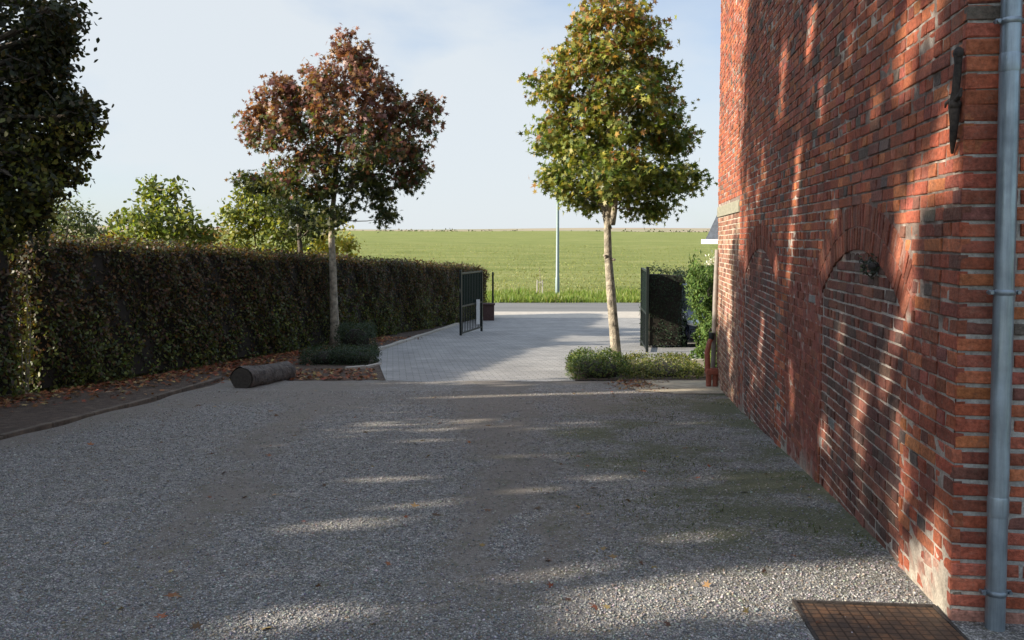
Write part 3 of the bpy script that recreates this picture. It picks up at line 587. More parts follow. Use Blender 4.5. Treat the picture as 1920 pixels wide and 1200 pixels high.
# box bed at the foot of the right-hand tree
BG = [(.06, .10, .022), (.10, .14, .03), (.17, .19, .05), (.035, .06, .018)]
f1, f2 = ground(1082, 716), ground(1318, 716)
bz = f1.z
cL = ground(1130, 716); cR = ground(1250, 716)
wL = (ground(1190, 716).x-f1.x)/2; wR = (f2.x-ground(1180, 716).x)/2
low_shrub('box_edging', 'taller dark-fronted box clump left of the green tree trunk', [((cL.x, cL.y+.7, bz+.07), (wL, .68, .24)), ((cL.x+.02, cL.y+1.2, bz+.06), (wL*.8, .6, .25)), ((cL.x-.2, cL.y+.6, bz+.05), (wL*.62, .5, .26))], BG, [3, 3, 1, 3], 9500, .042)
low_shrub('box_edging', 'low sunlit yellow-green box clump between green tree and wall', [((cR.x+.06, cR.y+.95, bz+.02), (wR, .8, .20))], [(.12, .15, .03), (.2, .21, .06), (.27, .26, .1), (.06, .08, .02)], [3, 3, 1.5, 2], 9000, .042)
# soil of that bed and its sandy apron
V = []; bx0, bx1 = f1.x-.05, f2.x+.35
ysb = np.linspace(f1.y-.1, f1.y+2.6, 7)
bedo = poly_sheet('soil', lambda y: bx0+.03*math.sin(y*9), lambda y: bx1, f1.y-.05, f1.y+2.3, .036, 'soil', .4, 6); struct(bedo)
sandY0, sandY1 = ground(1280, 742).y, f1.y-.05
simple('sand', (.33, .28, .2), .95, 0, .3, 6, .6, .01)
struct(poly_sheet('sand_strip', lambda y: ground(1205, 730).x+.25*math.sin(y*5)+.1*math.sin(y*13), lambda y: wx(y)+.05, sandY0, sandY1, .031, 'sand', .15, 6))
# kerb stones at the back of the bed
mb = MB(); a, b_ = ground(1165, 684), ground(1318, 668)
kb = MB(); yk = f1.y+2.35
for i in range(5):
    x = f1.x+1.0+i*.52; kb.box((x, yk, gs(yk)+.05), (.25, .05, .08), 0, .012)
tag(kb.build('bed_kerb', 'concrete'), 'pale kerb stones along the back of the box bed', 'kerb')
# edging kerbs left side
def kerb(name, label, pts, h, w_, mat, unit_l=1.0):
    kb = MB()
    for a, b_ in zip(pts, pts[1:]):
        d = b_-a; n = max(1, int(round(d.length/unit_l))); rz = math.atan2(d.y, d.x)
        for i in range(n):
            c = a.lerp(b_, (i+.5)/n); sl = (gs(c.y+.3)-gs(c.y-.3))/.6*math.sin(rz)
            kb.box((c.x, c.y, gs(c.y)+h/2-.04+random.uniform(-.008, .008)), (d.length/n/2-.006, w_/2, h/2+.04), rz+random.uniform(-.01, .01), .012, 0, -math.atan(sl))
    return tag(kb.build(name, mat), label, 'kerb')
simple('old_board', (.11, .085, .062), 1, 0, .45, 7, 1, .012)
kerb('edging_kerb', 'low weathered edging between the gravel and the hedge bed', [Vector((gl(0), 0, 0)), Vector((k0.x, k0.y, 0)), Vector((ground(415, 712).x, ground(415, 712).y, 0))], .06, .07, 'old_board', .8)
kerb('drive_kerb', 'concrete kerb along the hedge foot beside the block paving', [Vector((q0.x-.04, q0.y, 0)), Vector((q1.x-.04, q1.y, 0))], .07, .12, 'concrete')
c0, c1_ = ground(648, 694), ground(712, 684)
kerb('corner_kerb', 'short curved kerb in front of the low box clump', [c0, ground(685, 691), c1_], .05, .08, 'concrete', .4)
# ---------------------------------------------------------------- log
l0, l1 = ground(446, 733), ground(534, 713)
lg = thing('log', 'thick weathered log lying on the bed edge, sawn end facing left', 'log', (l0+l1)/2)
rl = 26/F*l0.y*.85; d = (l1-l0).normalized(); a = l0+Vector((0, rl, rl*.85)); b_ = l1+Vector((0, rl*.9, rl*.75))
mb = MB(); n = 9; mb.tube([a.lerp(b_, i/(n-1))+Vector((0, 0, random.uniform(-.012, .012))) for i in range(n)], [rl*(1.04-.12*i/(n-1)+random.uniform(-.05, .05)) for i in range(n)], 22, False, .07)
mb.build('bark', 'log_bark', lg, True)
dd = (b_-a).normalized(); mb = MB(); mb.tube([a-dd*.004, a+dd*.05], [rl*.97, rl*.97], 20); mb.build('sawn_end', 'log_end', lg)
mb = MB(); mb.tube([b_-dd*.05, b_+dd*.004], [rl*.86, rl*.86], 20); mb.build('sawn_end', 'log_end', lg)
# ---------------------------------------------------------------- brick building
bld = thing('brick_building', 'old red brick building with bricked-up arches filling the right side', 'building', wall_pt(WL/2, -.4)+We*3)
CH = .065
BASE = [(.325, .088, .046), (.38, .118, .056), (.25, .074, .046), (.43, .145, .062), (.18, .074, .054), (.13, .10, .082), (.34, .102, .064)]
BWT = [5, 4, 3.4, 1.8, 1.9, .9, 4]
PALE = [(.33, .18, .12), (.26, .12, .08), (.38, .24, .17), (.2, .1, .07)]
RED = [(.25, .076, .045), (.28, .09, .052), (.205, .066, .043)]
class Bricks:
    def __init__(s, org, d, out): s.V = []; s.F = []; s.K = []; s.o = org; s.d = d; s.n = out
    def add(s, sc, zc, hs, hz, col, rot=0, off=0, prot=.009, ch=.004, back=.03):
        c, sn = math.cos(rot), math.sin(rot); b = len(s.V); r = random.uniform
        t1, t2 = r(-.003, .003), r(-.002, .002)
        for (k, dn) in ((0, -back), (0, prot-ch*.6), (ch, prot)):
            for x, z in ((-1, -1), (1, -1), (1, 1), (-1, 1)):
                u = x*(hs-k*r(.6, 1.8))+ (r(-.0025, .0025) if k == 0 else 0); v = z*(hz-k*r(.6, 1.6))+(r(-.002, .002) if k == 0 else 0)
                U = sc+u*c-v*sn; W = zc+u*sn+v*c
                p = s.o+s.d*U+s.n*(dn+off+t1*x+t2*z+s.bulge(U, W)); s.V.append((p.x, p.y, W)); s.K.append(col)
        s.F += [(b+8, b+9, b+10, b+11)]
        for l in (0, 4):
            for k in range(4): s.F.append((b+l+k, b+l+(k+1) % 4, b+l+4+(k+1) % 4, b+l+4+k))
    def bulge(s, u, w): return .012*math.sin(u*1.3+.5)*math.sin(w*1.7+u*.4)
def pick(p, w=None, var=.12):
    c = random.choices(p, w)[0]; k = 1+random.gauss(0, var); return tuple(max(.01, x*k*(1+random.gauss(0, .04))) for x in c)
ARCH = [(1.555, .895, 1.17, .30, .27), (5.33, 1.05, 1.15, .29, .26)]      # centre s, half width, springing z, rise, ring depth
def arc(A):
    c, hw, zs, ri, ring = A; r = (hw*hw+ri*ri)/(2*ri); return c, zs+ri-r, r, ring
LINT = (6.88, WL, 1.86, 2.03)
def cuts(z):
    """intervals along the wall at height z: (s0, s1, kind)"""
    ev = []
    for A in ARCH:
        c, hw, zs, ri, ring = A; cc, zc, r, ring = arc(A)
        if z < zs: ev.append((c-hw, c+hw, 'fill')); 
        else:
            ro = r+ring
            if z < zc+r:
                x = math.sqrt(max(0, r*r-(z-zc)**2)); ev.append((c-x, c+x, 'fill'))
            if z < zc+ro:
                x = math.sqrt(max(0, ro*ro-(z-zc)**2)); lim = hw+ring*.42
                ev.append((c-min(x, lim), c+min(x, lim), 'ring'))
    if z < LINT[2]: ev.append((LINT[0], WL+1, 'pale'))
    elif z < LINT[3]: ev.append((LINT[0], WL+1, 'gap'))
    pts = sorted({0, WL}|{max(0, min(WL, e)) for a, b, _ in ev for e in (a, b)})
    out = []
    for a, b in zip(pts, pts[1:]):
        if b-a < .004: continue
        m_ = (a+b)/2; kd = 'wall'
        for k in ('ring', 'fill', 'pale', 'gap'):
            for e in ev:
                if e[2] == k and e[0] < m_ < e[1]: kd = k
        out.append((a, b, kd))
    return out
def redzone(s, z):
    if z > 1.3+.12*math.sin(s*3): return 0
    k = 0
    if 2.45 < s < 3.75+.1*math.sin(z*4): k = .95
    if .14 < s < .66: k = .22
    if 6.38 < s < 7.4: k = .6
    return k
def plinth(s, z):
    gz = gs(P0.y+s*Wd.y); h = .10+.10*math.sin(s*2.1+1)+.08*math.sin(s*7)+.06*math.sin(s*17)+.05*math.sin(s*31)
    if s < 1.0: h += .08*(1.0-s)
    return max(0, min(1, (gz+h-z)/.3))
def lerp3(a, b, t): return tuple(x+(y-x)*t for x, y in zip(a, b))
BW = Bricks(P0, Wd, -We)
z = -1.0; row = 0; ZT = 6.2
while z < ZT:
    zc = z+CH/2; wob = 0
    for (a, b, kd) in cuts(zc):
        if kd in ('ring', 'gap'): continue
        step = .20 if row % 2 == 0 else .10
        s = a-(0 if row % 4 < 2 else .05)-(.1 if row % 4 == 2 else 0)
        if kd == 'wall' and a == 0: s = a
        first = True
        while s < b-.012:
            ln = step*random.uniform(.93, 1.07)
            if kd == 'wall' and row % 2 == 0 and random.random() < .18: ln = .1
            if a == 0 and first: ln = .19 if row % 2 == 0 else .095
            s0, s1 = max(a, s), min(b, s+ln); s += ln; first = False
            if s1-s0 < .02: continue
            sc = (s0+s1)/2
            if kd == 'wall':
                rz_ = redzone(sc, zc); col = pick(BASE, BWT)
                if random.random() < rz_: col = pick(RED)
                off = random.gauss(0, .0022); jw = .0052
            elif kd == 'fill': col = pick([(.20, .075, .052), (.16, .066, .05), (.24, .09, .06), (.12, .07, .055)]); off = -.0115+random.gauss(0, .0015); jw = .0062; rz_ = 0
            else: col = pick(PALE); off = -.0045+random.gauss(0, .0015); jw = .0062; rz_ = 0
            if a == 0 and s0 <= 0.001: s0 = -jw-.006; sc = (s0+s1)/2
            pz = plinth(sc, zc)
            if pz > 0:
                if random.random() < pz*.85: col = lerp3(col, (.30, .27, .22), .25+.6*random.random()*pz)
            if random.random() < .003: col = (.24, .23, .21)
            pr = .004 if rz_ > .5 else .0068
            BW.add(sc, zc+random.gauss(0, .001)+.006*math.sin(sc*.9+row*.05), (s1-s0)/2-jw, CH/2-jw-random.uniform(-.0006, .0012), col, random.gauss(0, .006), off, pr*(1-.75*pz), .0035)
    z += CH; row += 1
for A in ARCH:
    cc, zc, r, ring = arc(A); hw = A[1]
    th = math.asin(min(1, (hw+.02)/r)); 
    for k, (r0, r1) in enumerate(((r, r+ring*.5), (r+ring*.5, r+ring))):
        th_k = math.asin(min(1, (hw+ring*.42*(k+1)/2)/((r0+r1)/2))); nn = int(2*th_k*(r0+r1)/2/.056)
        for i in range(nn):
            t = -th_k+2*th_k*(i+.5)/nn; rm = (r0+r1)/2
            BW.add(cc+math.sin(t)*rm, zc+math.cos(t)*rm, .056/2-.0035, (r1-r0)/2-.004, pick(RED), -t+random.gauss(0, .01), random.gauss(0, .002), .006, .0035)
mesh('brickwork', BW.V, BW.F, 'brick', bld, np.array(BW.K))
# mortar bed, coloured by zone
ns, nz_ = 236, 180; V = []; K = []
for j in range(nz_+1):
    zz = -1.0+(ZT+1.0)*j/nz_
    for i in range(ns+1):
        s = WL*i/ns; kd = 'wall'
        for (a, b, k) in (cuts(zz) if i == 0 else cz):
            pass
        if i == 0: cz = cuts(zz)
        for (a, b, k) in cz:
            if a <= s <= b: kd = k; break
        c = (.38, .33, .28) if math.sin(s*2.1+zz*1.3)+math.sin(zz*3.1-s) + random.gauss(0, .8) > .1 else (.19, .145, .12)
        off = 0
        if kd == 'fill': c = (.46, .41, .36); off = -.014
        elif kd == 'pale': c = (.46, .40, .32); off = -.006
        elif kd == 'ring': c = (.24, .13, .10)
        if random.random() < redzone(s, zz)*.9: c = lerp3(c, (.26, .07, .05), .9)
        pz = plinth(s, zz)
        if pz: c = lerp3(c, (.34, .31, .25), pz*.8); off += .006*pz
        k_ = 1+random.gauss(0, .12); p = P0+Wd*s-We*(off+.002+BW.bulge(s, zz)+random.gauss(0, .0012)); V.append((p.x, p.y, zz)); K.append(tuple(x*k_ for x in c))
j, i = np.meshgrid(np.arange(nz_), np.arange(ns), indexing='ij'); a = (j*(ns+1)+i).ravel()
mesh('mortar', V, np.stack([a, a+1, a+ns+2, a+ns+1], 1), 'mortar', bld, np.array(K), True)
# camera-facing side wall with pale thick joints
FL = 3.2; BF = Bricks(P0, We, -Wd); BF.bulge = lambda u, w: 0
z = -1.0; row = 0
OPN = (.245, 1.3, 1.86, 3.2)
while z < ZT:
    zc = z+CH/2
    for (a, b) in (((0, OPN[0]), (OPN[1], FL)) if OPN[2] < zc < OPN[3] else ((0, FL),)):
        s = a; first = True
        while s < b-.012:
            ln = (.165 if row % 2 == 0 else .20) if first else random.choice((.10, .2)); ln = ln*random.uniform(.96, 1.04); s0, s1 = s, min(b, s+ln); s += ln
            jw = .005 if zc > 1.6 else .0075
            if first: s0 = -jw-.0075
            first = False
            if s1-s0 < .03: continue
            pz = max(0, min(1, (.06-zc)/.1)); col = pick(BASE, BWT)
            if pz: col = lerp3(col, (.3, .28, .23), .7*pz)
            BF.add((s0+s1)/2, zc, (s1-s0)/2-jw, CH/2-jw-.001, col, random.gauss(0, .008), random.gauss(0, .0025), .0075, .0045)
    z += CH; row += 1
mesh('gable_brickwork', BF.V, BF.F, 'brick', bld, np.array(BF.K))
V = []; K = []; Fc = []
us = list(np.linspace(-.004, OPN[0], 8))+list(np.linspace(OPN[0]+.1, OPN[1], 12))+list(np.linspace(OPN[1]+.1, FL, 20)); zs_ = list(np.linspace(-1, OPN[2], 60))+list(np.linspace(OPN[2]+.03, OPN[3], 44))+list(np.linspace(OPN[3]+.03, ZT, 60))
for zz in zs_:
    for u in us:
        p = P0+We*u-Wd*(.001+random.gauss(0, .001)); V.append((p.x, p.y, zz)); k_ = 1+random.gauss(0, .12); K.append((.36*k_, .345*k_, .31*k_))
nu = len(us)
for j in range(len(zs_)-1):
    for i in range(nu-1):
        um, zm = (us[i]+us[i+1])/2, (zs_[j]+zs_[j+1])/2
        if OPN[0] < um < OPN[1] and OPN[2] < zm < OPN[3]: continue
        Fc.append((j*nu+i, j*nu+i+1, (j+1)*nu+i+1, (j+1)*nu+i))
mesh('gable_mortar', V, Fc, 'mortar', bld, np.array(K), True)
# core of the building behind both faces, with the roof on top
def quadbox(s0, s1, e0, e1, z0, z1, name, mat):
    mb = MB(); c = P0+Wd*(s0+s1)/2+We*(e0+e1)/2; mb.box((c.x, c.y, (z0+z1)/2), ((e1-e0)/2, (s1-s0)/2, (z1-z0)/2), -TH); return mb.build(name, mat, bld)
quadbox(.30, WL-.006, .02, 6, -1, ZT, 'wall_core', 'plain_brick')
quadbox(.012, .30, .02, OPN[0]-.002, -1, ZT, 'wall_pier', 'plain_brick'); quadbox(.012, .30, OPN[1], 6, -1, ZT, 'wall_pier', 'plain_brick')
mb = MB(); c = P0+Wd*.155+We*(OPN[0]+OPN[1])/2; w2 = (OPN[1]-OPN[0])/2
mb.box((c.x, c.y, (-1+OPN[2])/2), (w2, .143, (OPN[2]+1)/2-.004), -TH); mb.box((c.x, c.y, (ZT+OPN[3])/2), (w2, .143, (ZT-OPN[3])/2-.004), -TH); mb.build('wall_pier', 'plain_brick', bld)
c = P0+Wd*.2+We*(OPN[0]+OPN[1])/2; mb = MB()
for i in range(7): mb.box(c+We*(-w2+(i+.5)*w2*2/7)+Vector((0, 0, (OPN[2]+OPN[3])/2)), (w2/7-.004, .018, (OPN[3]-OPN[2])/2), -TH)
mb.build('shutter', 'wood_dark', bld)
mb = MB(); c = P0+Wd*WL/2+We*3
for sgn in (-1, 1):
    mb.box((c.x+We.x*sgn*1.65, c.y+We.y*sgn*1.65, ZT+.85), (1.95, WL/2+.25, .07), -TH, 0, 0, sgn*R(27))
mb.build('roof', 'slate', bld)
lt = MB(); cL_ = P0+Wd*(LINT[0]+WL)/2-We*(.003); lt.box((cL_.x, cL_.y, (LINT[2]+LINT[3])/2-.006), (.02, (WL-LINT[0])/2-.03, (LINT[3]-LINT[2])/2-.012), -TH, .006); lt.build('lintel', 'stone', bld)
# loose lump of old mortar and moss in the near arch
# far end return of brickwork (seen only from other positions)
BR = Bricks(P0+Wd*WL, We, Wd); BR.bulge = lambda u, w: 0
z = -1.0; row = 0
while z < ZT:
    s = 0; 
    while s < 1.6:
        ln = .2 if row % 2 else .1; BR.add(s+ln/2, z+CH/2, ln/2-.005, CH/2-.006, pick(BASE, BWT)); s += ln
    z += CH; row += 1
mesh('end_brickwork', BR.V, [f[::-1] for f in BR.F], 'brick', bld, np.array(BR.K))
# --- zinc downpipe on the near corner
def px_pt(px, py, Y): return at(px, py, Y)
Yp = 3.31
dp = thing('downpipe', 'grey zinc downpipe running down the near corner of the brick building', 'pipe', px_pt(1866, 1150, Yp)); rpip = 17.6/F*Yp
top, bot = px_pt(1911, -520, Yp), px_pt(1864, 1215, Yp); bot.z = gs(Yp)-.02
mb = MB(); mb.tube([top.lerp(bot, i/20) for i in range(21)], rpip, 28); autosmooth(mb.build('pipe', 'zinc', dp))
def on_pipe(py):
    t = 0
    a, b_ = 0., 1.
    for _ in range(40):
        t = (a+b_)/2; p = top.lerp(bot, t)
        d = p-CAM; c, s = math.cos(PITCH), math.sin(PITCH); y_ = PY-F*((d.y*s+d.z*c)/(d.y*c-d.z*s))
        if y_ < py: a = t
        else: b_ = t
    return top.lerp(bot, t)
ax = (bot-top).normalized()
for py0, py1 in ((100, 135), (930, 968)):
    a, b_ = on_pipe(py0), on_pipe(py1); mb = MB(); mb.tube([a, a.lerp(b_, .1), a.lerp(b_, .9), b_], [rpip*1.01, rpip*1.06, rpip*1.06, rpip*1.02], 28); autosmooth(mb.build('socket', 'zinc', dp))
for py in (40, 548, 1110):
    c = on_pipe(py); mb = MB(); mb.tube([c-ax*.011, c-ax*.004, c+ax*.004, c+ax*.011], [rpip*1.05, rpip*1.14, rpip*1.14, rpip*1.05], 28)
    for sg in (-1, 1):
        e = c+Vector((sg*(rpip*1.12+.008), 0, 0)); mb.box(e, (.011, .006, .009), 0, .002); mb.tube([e+Vector((sg*.004, -.016, 0)), e+Vector((sg*.004, .016, 0))], .0075, 8)
    mb.box(c+Vector((0, rpip+.025, 0)), (.01, .03, .008)); autosmooth(mb.build('bracket', 'zinc_dark', dp))
# --- wall anchor
def wp(px, py, out=.03):    # point on the long wall seen at a pixel
    d = ray(px, py); nrm = -We; den = d.dot(nrm); q = P0+nrm*out; t = (q-CAM).dot(nrm)/den; return CAM+d*t
wa = thing('wall_anchor', 'rusty wrought iron wall anchor fixed high beside the near corner', 'wall anchor', wp(1790, 200, 0))
mb = MB()
P_ = [wp(1797, 100), wp(1796, 120), wp(1795, 140), wp(1792, 170), wp(1790, 200), wp(1789, 230), wp(1787, 260), wp(1785, 287, .012)]
mb.tube(P_, [.02, .015, .016, .016, .023, .017, .014, .006], 8, True, .1)
mb.ball(wp(1797, 100), (.02, .024, .026), 10, .06); mb.ball(wp(1791, 196), (.026, .022, .024), 10, .08)
mb.tube([wp(1792, 192), wp(1782, 188, .035), wp(1774, 194, .03), wp(1772, 202, .02)], [.012, .010, .007, .003], 7, True, .1)
mb.tube([wp(1791, 190), wp(1800, 178, .035), wp(1803, 165, .03)], [.011, .009, .004], 7, True, .1)
mb.tube([wp(1790, 196, -.02), wp(1790, 196, .03)], [.01, .01], 7)
autosmooth(mb.build('anchor_bar', 'rust_iron', wa), 60)
# --- weed in the near arch
wc = wp(1636, 500, .02); wd_ = thing('wall_weed', 'small dark weed tuft rooted in the crown of the near arch', 'plant', wc)
P = np.array(wc)+rng.normal(size=(170, 3))*np.array([.022, .05, .028]); leaves('foliage', P, .028, DIAM, pal(170, [(.05, .06, .05), (.12, .14, .11), (.03, .035, .03)], [3, 1, 2]), 'leaf', wd_)
mb = MB(); mb.ball(wc, (.018, .04, .024), 10, .15); mb.build('root', 'rust_iron', wd_)
# --- far downpipe with clay elbow and gully
Yq = wall_pt(WL, 0).y-.12
fp = thing('drain_pipe', 'grey-brown drain pipe at the far corner entering a terracotta boot', 'pipe', ground(1336, 738))
mb = MB(); mb.tube([px_pt(1345, 468, Yq), px_pt(1341, 560, Yq), px_pt(1337, 692, Yq)], .036, 14); autosmooth(mb.build('pipe', 'grey_pipe', fp))
mb = MB(); mb.tube([px_pt(1335, 632, Yq-.06), px_pt(1330, 642, Yq-.08), px_pt(1326, 660, Yq-.1), px_pt(1327, 695, Yq-.1)], [.03, .036, .04, .04], 14); autosmooth(mb.build('elbow', 'terracotta', fp))
mb = MB(); mb.tube([px_pt(1335, 624, Yq-.06), px_pt(1334, 636, Yq-.06)], [.045, .045], 14); autosmooth(mb.build('collar', 'steel_dark', fp))
mb = MB(); mb.box(px_pt(1335, 696, Yq-.09), (.095, .075, .045), 0, .02); autosmooth(mb.build('boot', 'terracotta', fp))
for xx in (1329, 1341):
    mb = MB(); a = px_pt(xx, 702, Yq-.09); b_ = Vector((a.x, a.y, gs(a.y)-.03)); mb.tube([a, b_], [.043, .04], 14); autosmooth(mb.build('clay_pipe', 'terracotta', fp))
# ---------------------------------------------------------------- drain cover
cb = thing('drain_cover', 'rusty square checker plate drain cover in the gravel', 'drain cover', (1.4, 3.2, gs(3.3)))
A_, B_ = at(1493, 1143, 3.47), at(1752, 1151, 3.40)
c0, c1_ = ground(1493, 1143), ground(1748, 1151)
wv = (c1_-c0); wv.z = 0; wlen = wv.length; rz = math.atan2(wv.y, wv.x); cc = (c0+c1_)/2+Vector((math.sin(rz), -math.cos(rz), 0))*wlen/2
pl_ = MB(); pl_.box((0, 0, 0), (wlen/2, wlen/2, .006), 0, .002); o = pl_.build('plate', 'checker_plate', None); o.location = (cc.x, cc.y, gs(cc.y)+.022); o.rotation_euler = (math.atan((gs(cc.y+.2)-gs(cc.y-.2))/.4), 0, rz)
o.parent = cb; o.matrix_parent_inverse = cb.matrix_basis.inverted()
fr = MB()
for (dx, dy, hx_, hy_) in ((-1, 0, .007, wlen/2+.014), (1, 0, .007, wlen/2+.014), (0, 1, wlen/2, .007), (0, -1, wlen/2, .007)):
    fr.box((cc.x+(dx*math.cos(rz)-dy*math.sin(rz))*(wlen/2+.008), cc.y+(dx*math.sin(rz)+dy*math.cos(rz))*(wlen/2+.008), gs(cc.y)+.015), (hx_, hy_, .012), rz)
fr.build('frame', 'rust_iron', cb)
# ---------------------------------------------------------------- gates
def gate(name, label, a, b_, h, mat='steel_dark', bars=12, solid_from=.5, extra=None):
    t = thing(name, label, 'gate', a); d = b_-a; d.z = 0; Lg = d.length; u = d.normalized(); rz = math.atan2(d.y, d.x); z0 = gs((a.y+b_.y)/2)+.06
    fm = MB()
    for s in (0, Lg): p = a+u*s; fm.box((p.x, p.y, gs(p.y)+h/2+.02), (.03, .03, h/2+.04), rz, .005)
    for zz in (z0+.05, z0+h*.45, z0+h-.06): p = a+u*Lg/2; fm.box((p.x, p.y, zz), (Lg/2-.03, .018, .022), rz)
    fm.build('frame', mat, t)
    bm_ = MB()
    for i in range(bars): p = a+u*Lg*(i+1)/(bars+1); bm_.box((p.x, p.y, z0+h/2-.03), (.009, .009, h/2-.07), rz)
    bm_.build('bars', mat, t)
    pn = MB(); p = a+u*Lg/2; pn.box((p.x, p.y, z0+h*.45+(h*.52)/2-.02), (Lg/2-.034, .004, h*.25), rz); pn.build('mesh_panel', 'gate_mesh', t)
    return t
ga, gb = ground(864, 630), ground(903, 622)
gt = gate('driveway_gate', 'open dark metal gate leaf folded against the hedge end', ga, gb, 120/F*ga.y)
p = ga.lerp(gb, .72)+Vector((.06, -.05, 0)); mb = MB(); mb.box((p.x, p.y, gs(p.y)+.62), (.05, .04, .36), 0, .01); tag(mb.build('letter_tube', 'white_paint'), 'narrow white post panel standing beside the open gate leaf', 'post')
mb = MB(); p = ground(916, 602); mb.box((p.x, p.y+.25, gs(p.y)+.28), (.2, .22, .3), 0, .01); mb.box((p.x, p.y+.25, gs(p.y)+.60), (.23, .25, .03), 0, .008); tag(mb.build('brick_pillar', 'dark_brick'), 'low dark brick pillar at the end of the long hedge', 'pillar')
mb = MB(); p = ground(921, 600); mb.box((p.x+.05, p.y+.6, gs(p.y)+.85), (.035, .035, .9), 0, .004); tag(mb.build('gate_post', 'steel_dark'), 'slim dark metal post beside the hedge end pillar', 'post')
gr, gr2 = ground(1207, 655), ground(1213, 640)
gt2 = gate('driveway_gate', 'open dark metal gate leaf seen edge-on at the conifer hedge', ground(1213, 662), Vector((ground(1207, 652).x, ground(1207, 652).y+.35, 0)), 150/F*gr.y, bars=9)
# ---------------------------------------------------------------- right: conifer hedge block, sunlit conifer, car, house
h0, h1 = ground(1214, 654), ground(1293, 657)
hy = h0.y+.1; zt = at(1250, 510, hy).z
CG = [(.02, .036, .022), (.03, .05, .026), (.04, .06, .03)]
hedge('conifer_hedge', 'dark square-cut conifer hedge block behind the right gate leaf', (h0.x, hy, 0), (h1.x, hy, 0), lambda s: zt+.02*math.sin(s*6)-.02*s, .7, CG, [3, 3, 1], 800, .05, DIAM, 4, 'needle', 1, .04)
hedge('conifer_hedge', 'dark conifer hedge section closing the parking place behind the car', (at(1270, 500, 26).x, 26, 0), (at(1420, 500, 26).x, 26, 0), lambda s: at(1250, 512, 26).z, .7, CG, [3, 3, 1], 500, .07, DIAM, 9, 'needle', 1, .04)
Yc = 15.2; cxl = at(1333, 600, Yc).x
cp, cq = (cxl, Yc+1.6, 0), (cxl+.1, Yc-.9, 0)
ztc = at(1320, 508, Yc).z
ch = thing('conifer_hedge', 'bright green sunlit conifer hedge end beside the building corner', 'hedge', (cxl+.7, Yc, gs(Yc)))
mb = MB(); mb.box((cxl+.85, Yc+.4, (ztc+gs(Yc))/2-.06), (.66, 1.05, (ztc-gs(Yc))/2-.1), 0, .1); mb.build('stems', 'hedge_core', ch)
n = 15000; z0 = gs(Yc); Pz = z0+(ztc-z0)*rng.random(n); fcx = rng.random(n)
P = np.empty((n, 3)); Nn = np.empty((n, 3)); lf = fcx < .45; fr_ = (fcx >= .45) & (fcx < .72); tp_ = fcx >= .72
yy = Yc-.8+2.3*rng.random(n); xx = cxl+.08+1.5*rng.random(n)
tuft = .06*np.sin(Pz*17+yy*5)+.05*np.sin(Pz*7+yy*11); out = tuft+np.abs(rng.normal(size=n))*.045
P[:, 2] = Pz; P[:, 1] = yy; P[:, 0] = cxl+.1-out; Nn[:] = (-.8, -.1, .5)
P[fr_, 0] = xx[fr_]; P[fr_, 1] = (Yc-.72-out)[fr_]; Nn[fr_] = (0, -.8, .5)
P[tp_, 0] = xx[tp_]; P[tp_, 2] = (ztc+out*.7-.04)[tp_]; Nn[tp_] = (-.2, 0, 1)
ub = np.array(at(1302, 535, Yc))+rng.normal(size=(1500, 3))*np.array([.05, .18, .20]); P = np.concatenate([P, ub]); Nn = np.concatenate([Nn, np.tile([-.7, -.2, .5], (1500, 1))]); n = len(P)
leaves('foliage', P, .085, [(0, -.5), (.16, 0), (0, .6), (-.16, 0)], pal(n, [(.07, .125, .028), (.11, .165, .036), (.045, .085, .02)], [3, 3, 2], .2), 'needle', ch, Nn*.7, (0, 0, .8), .6)
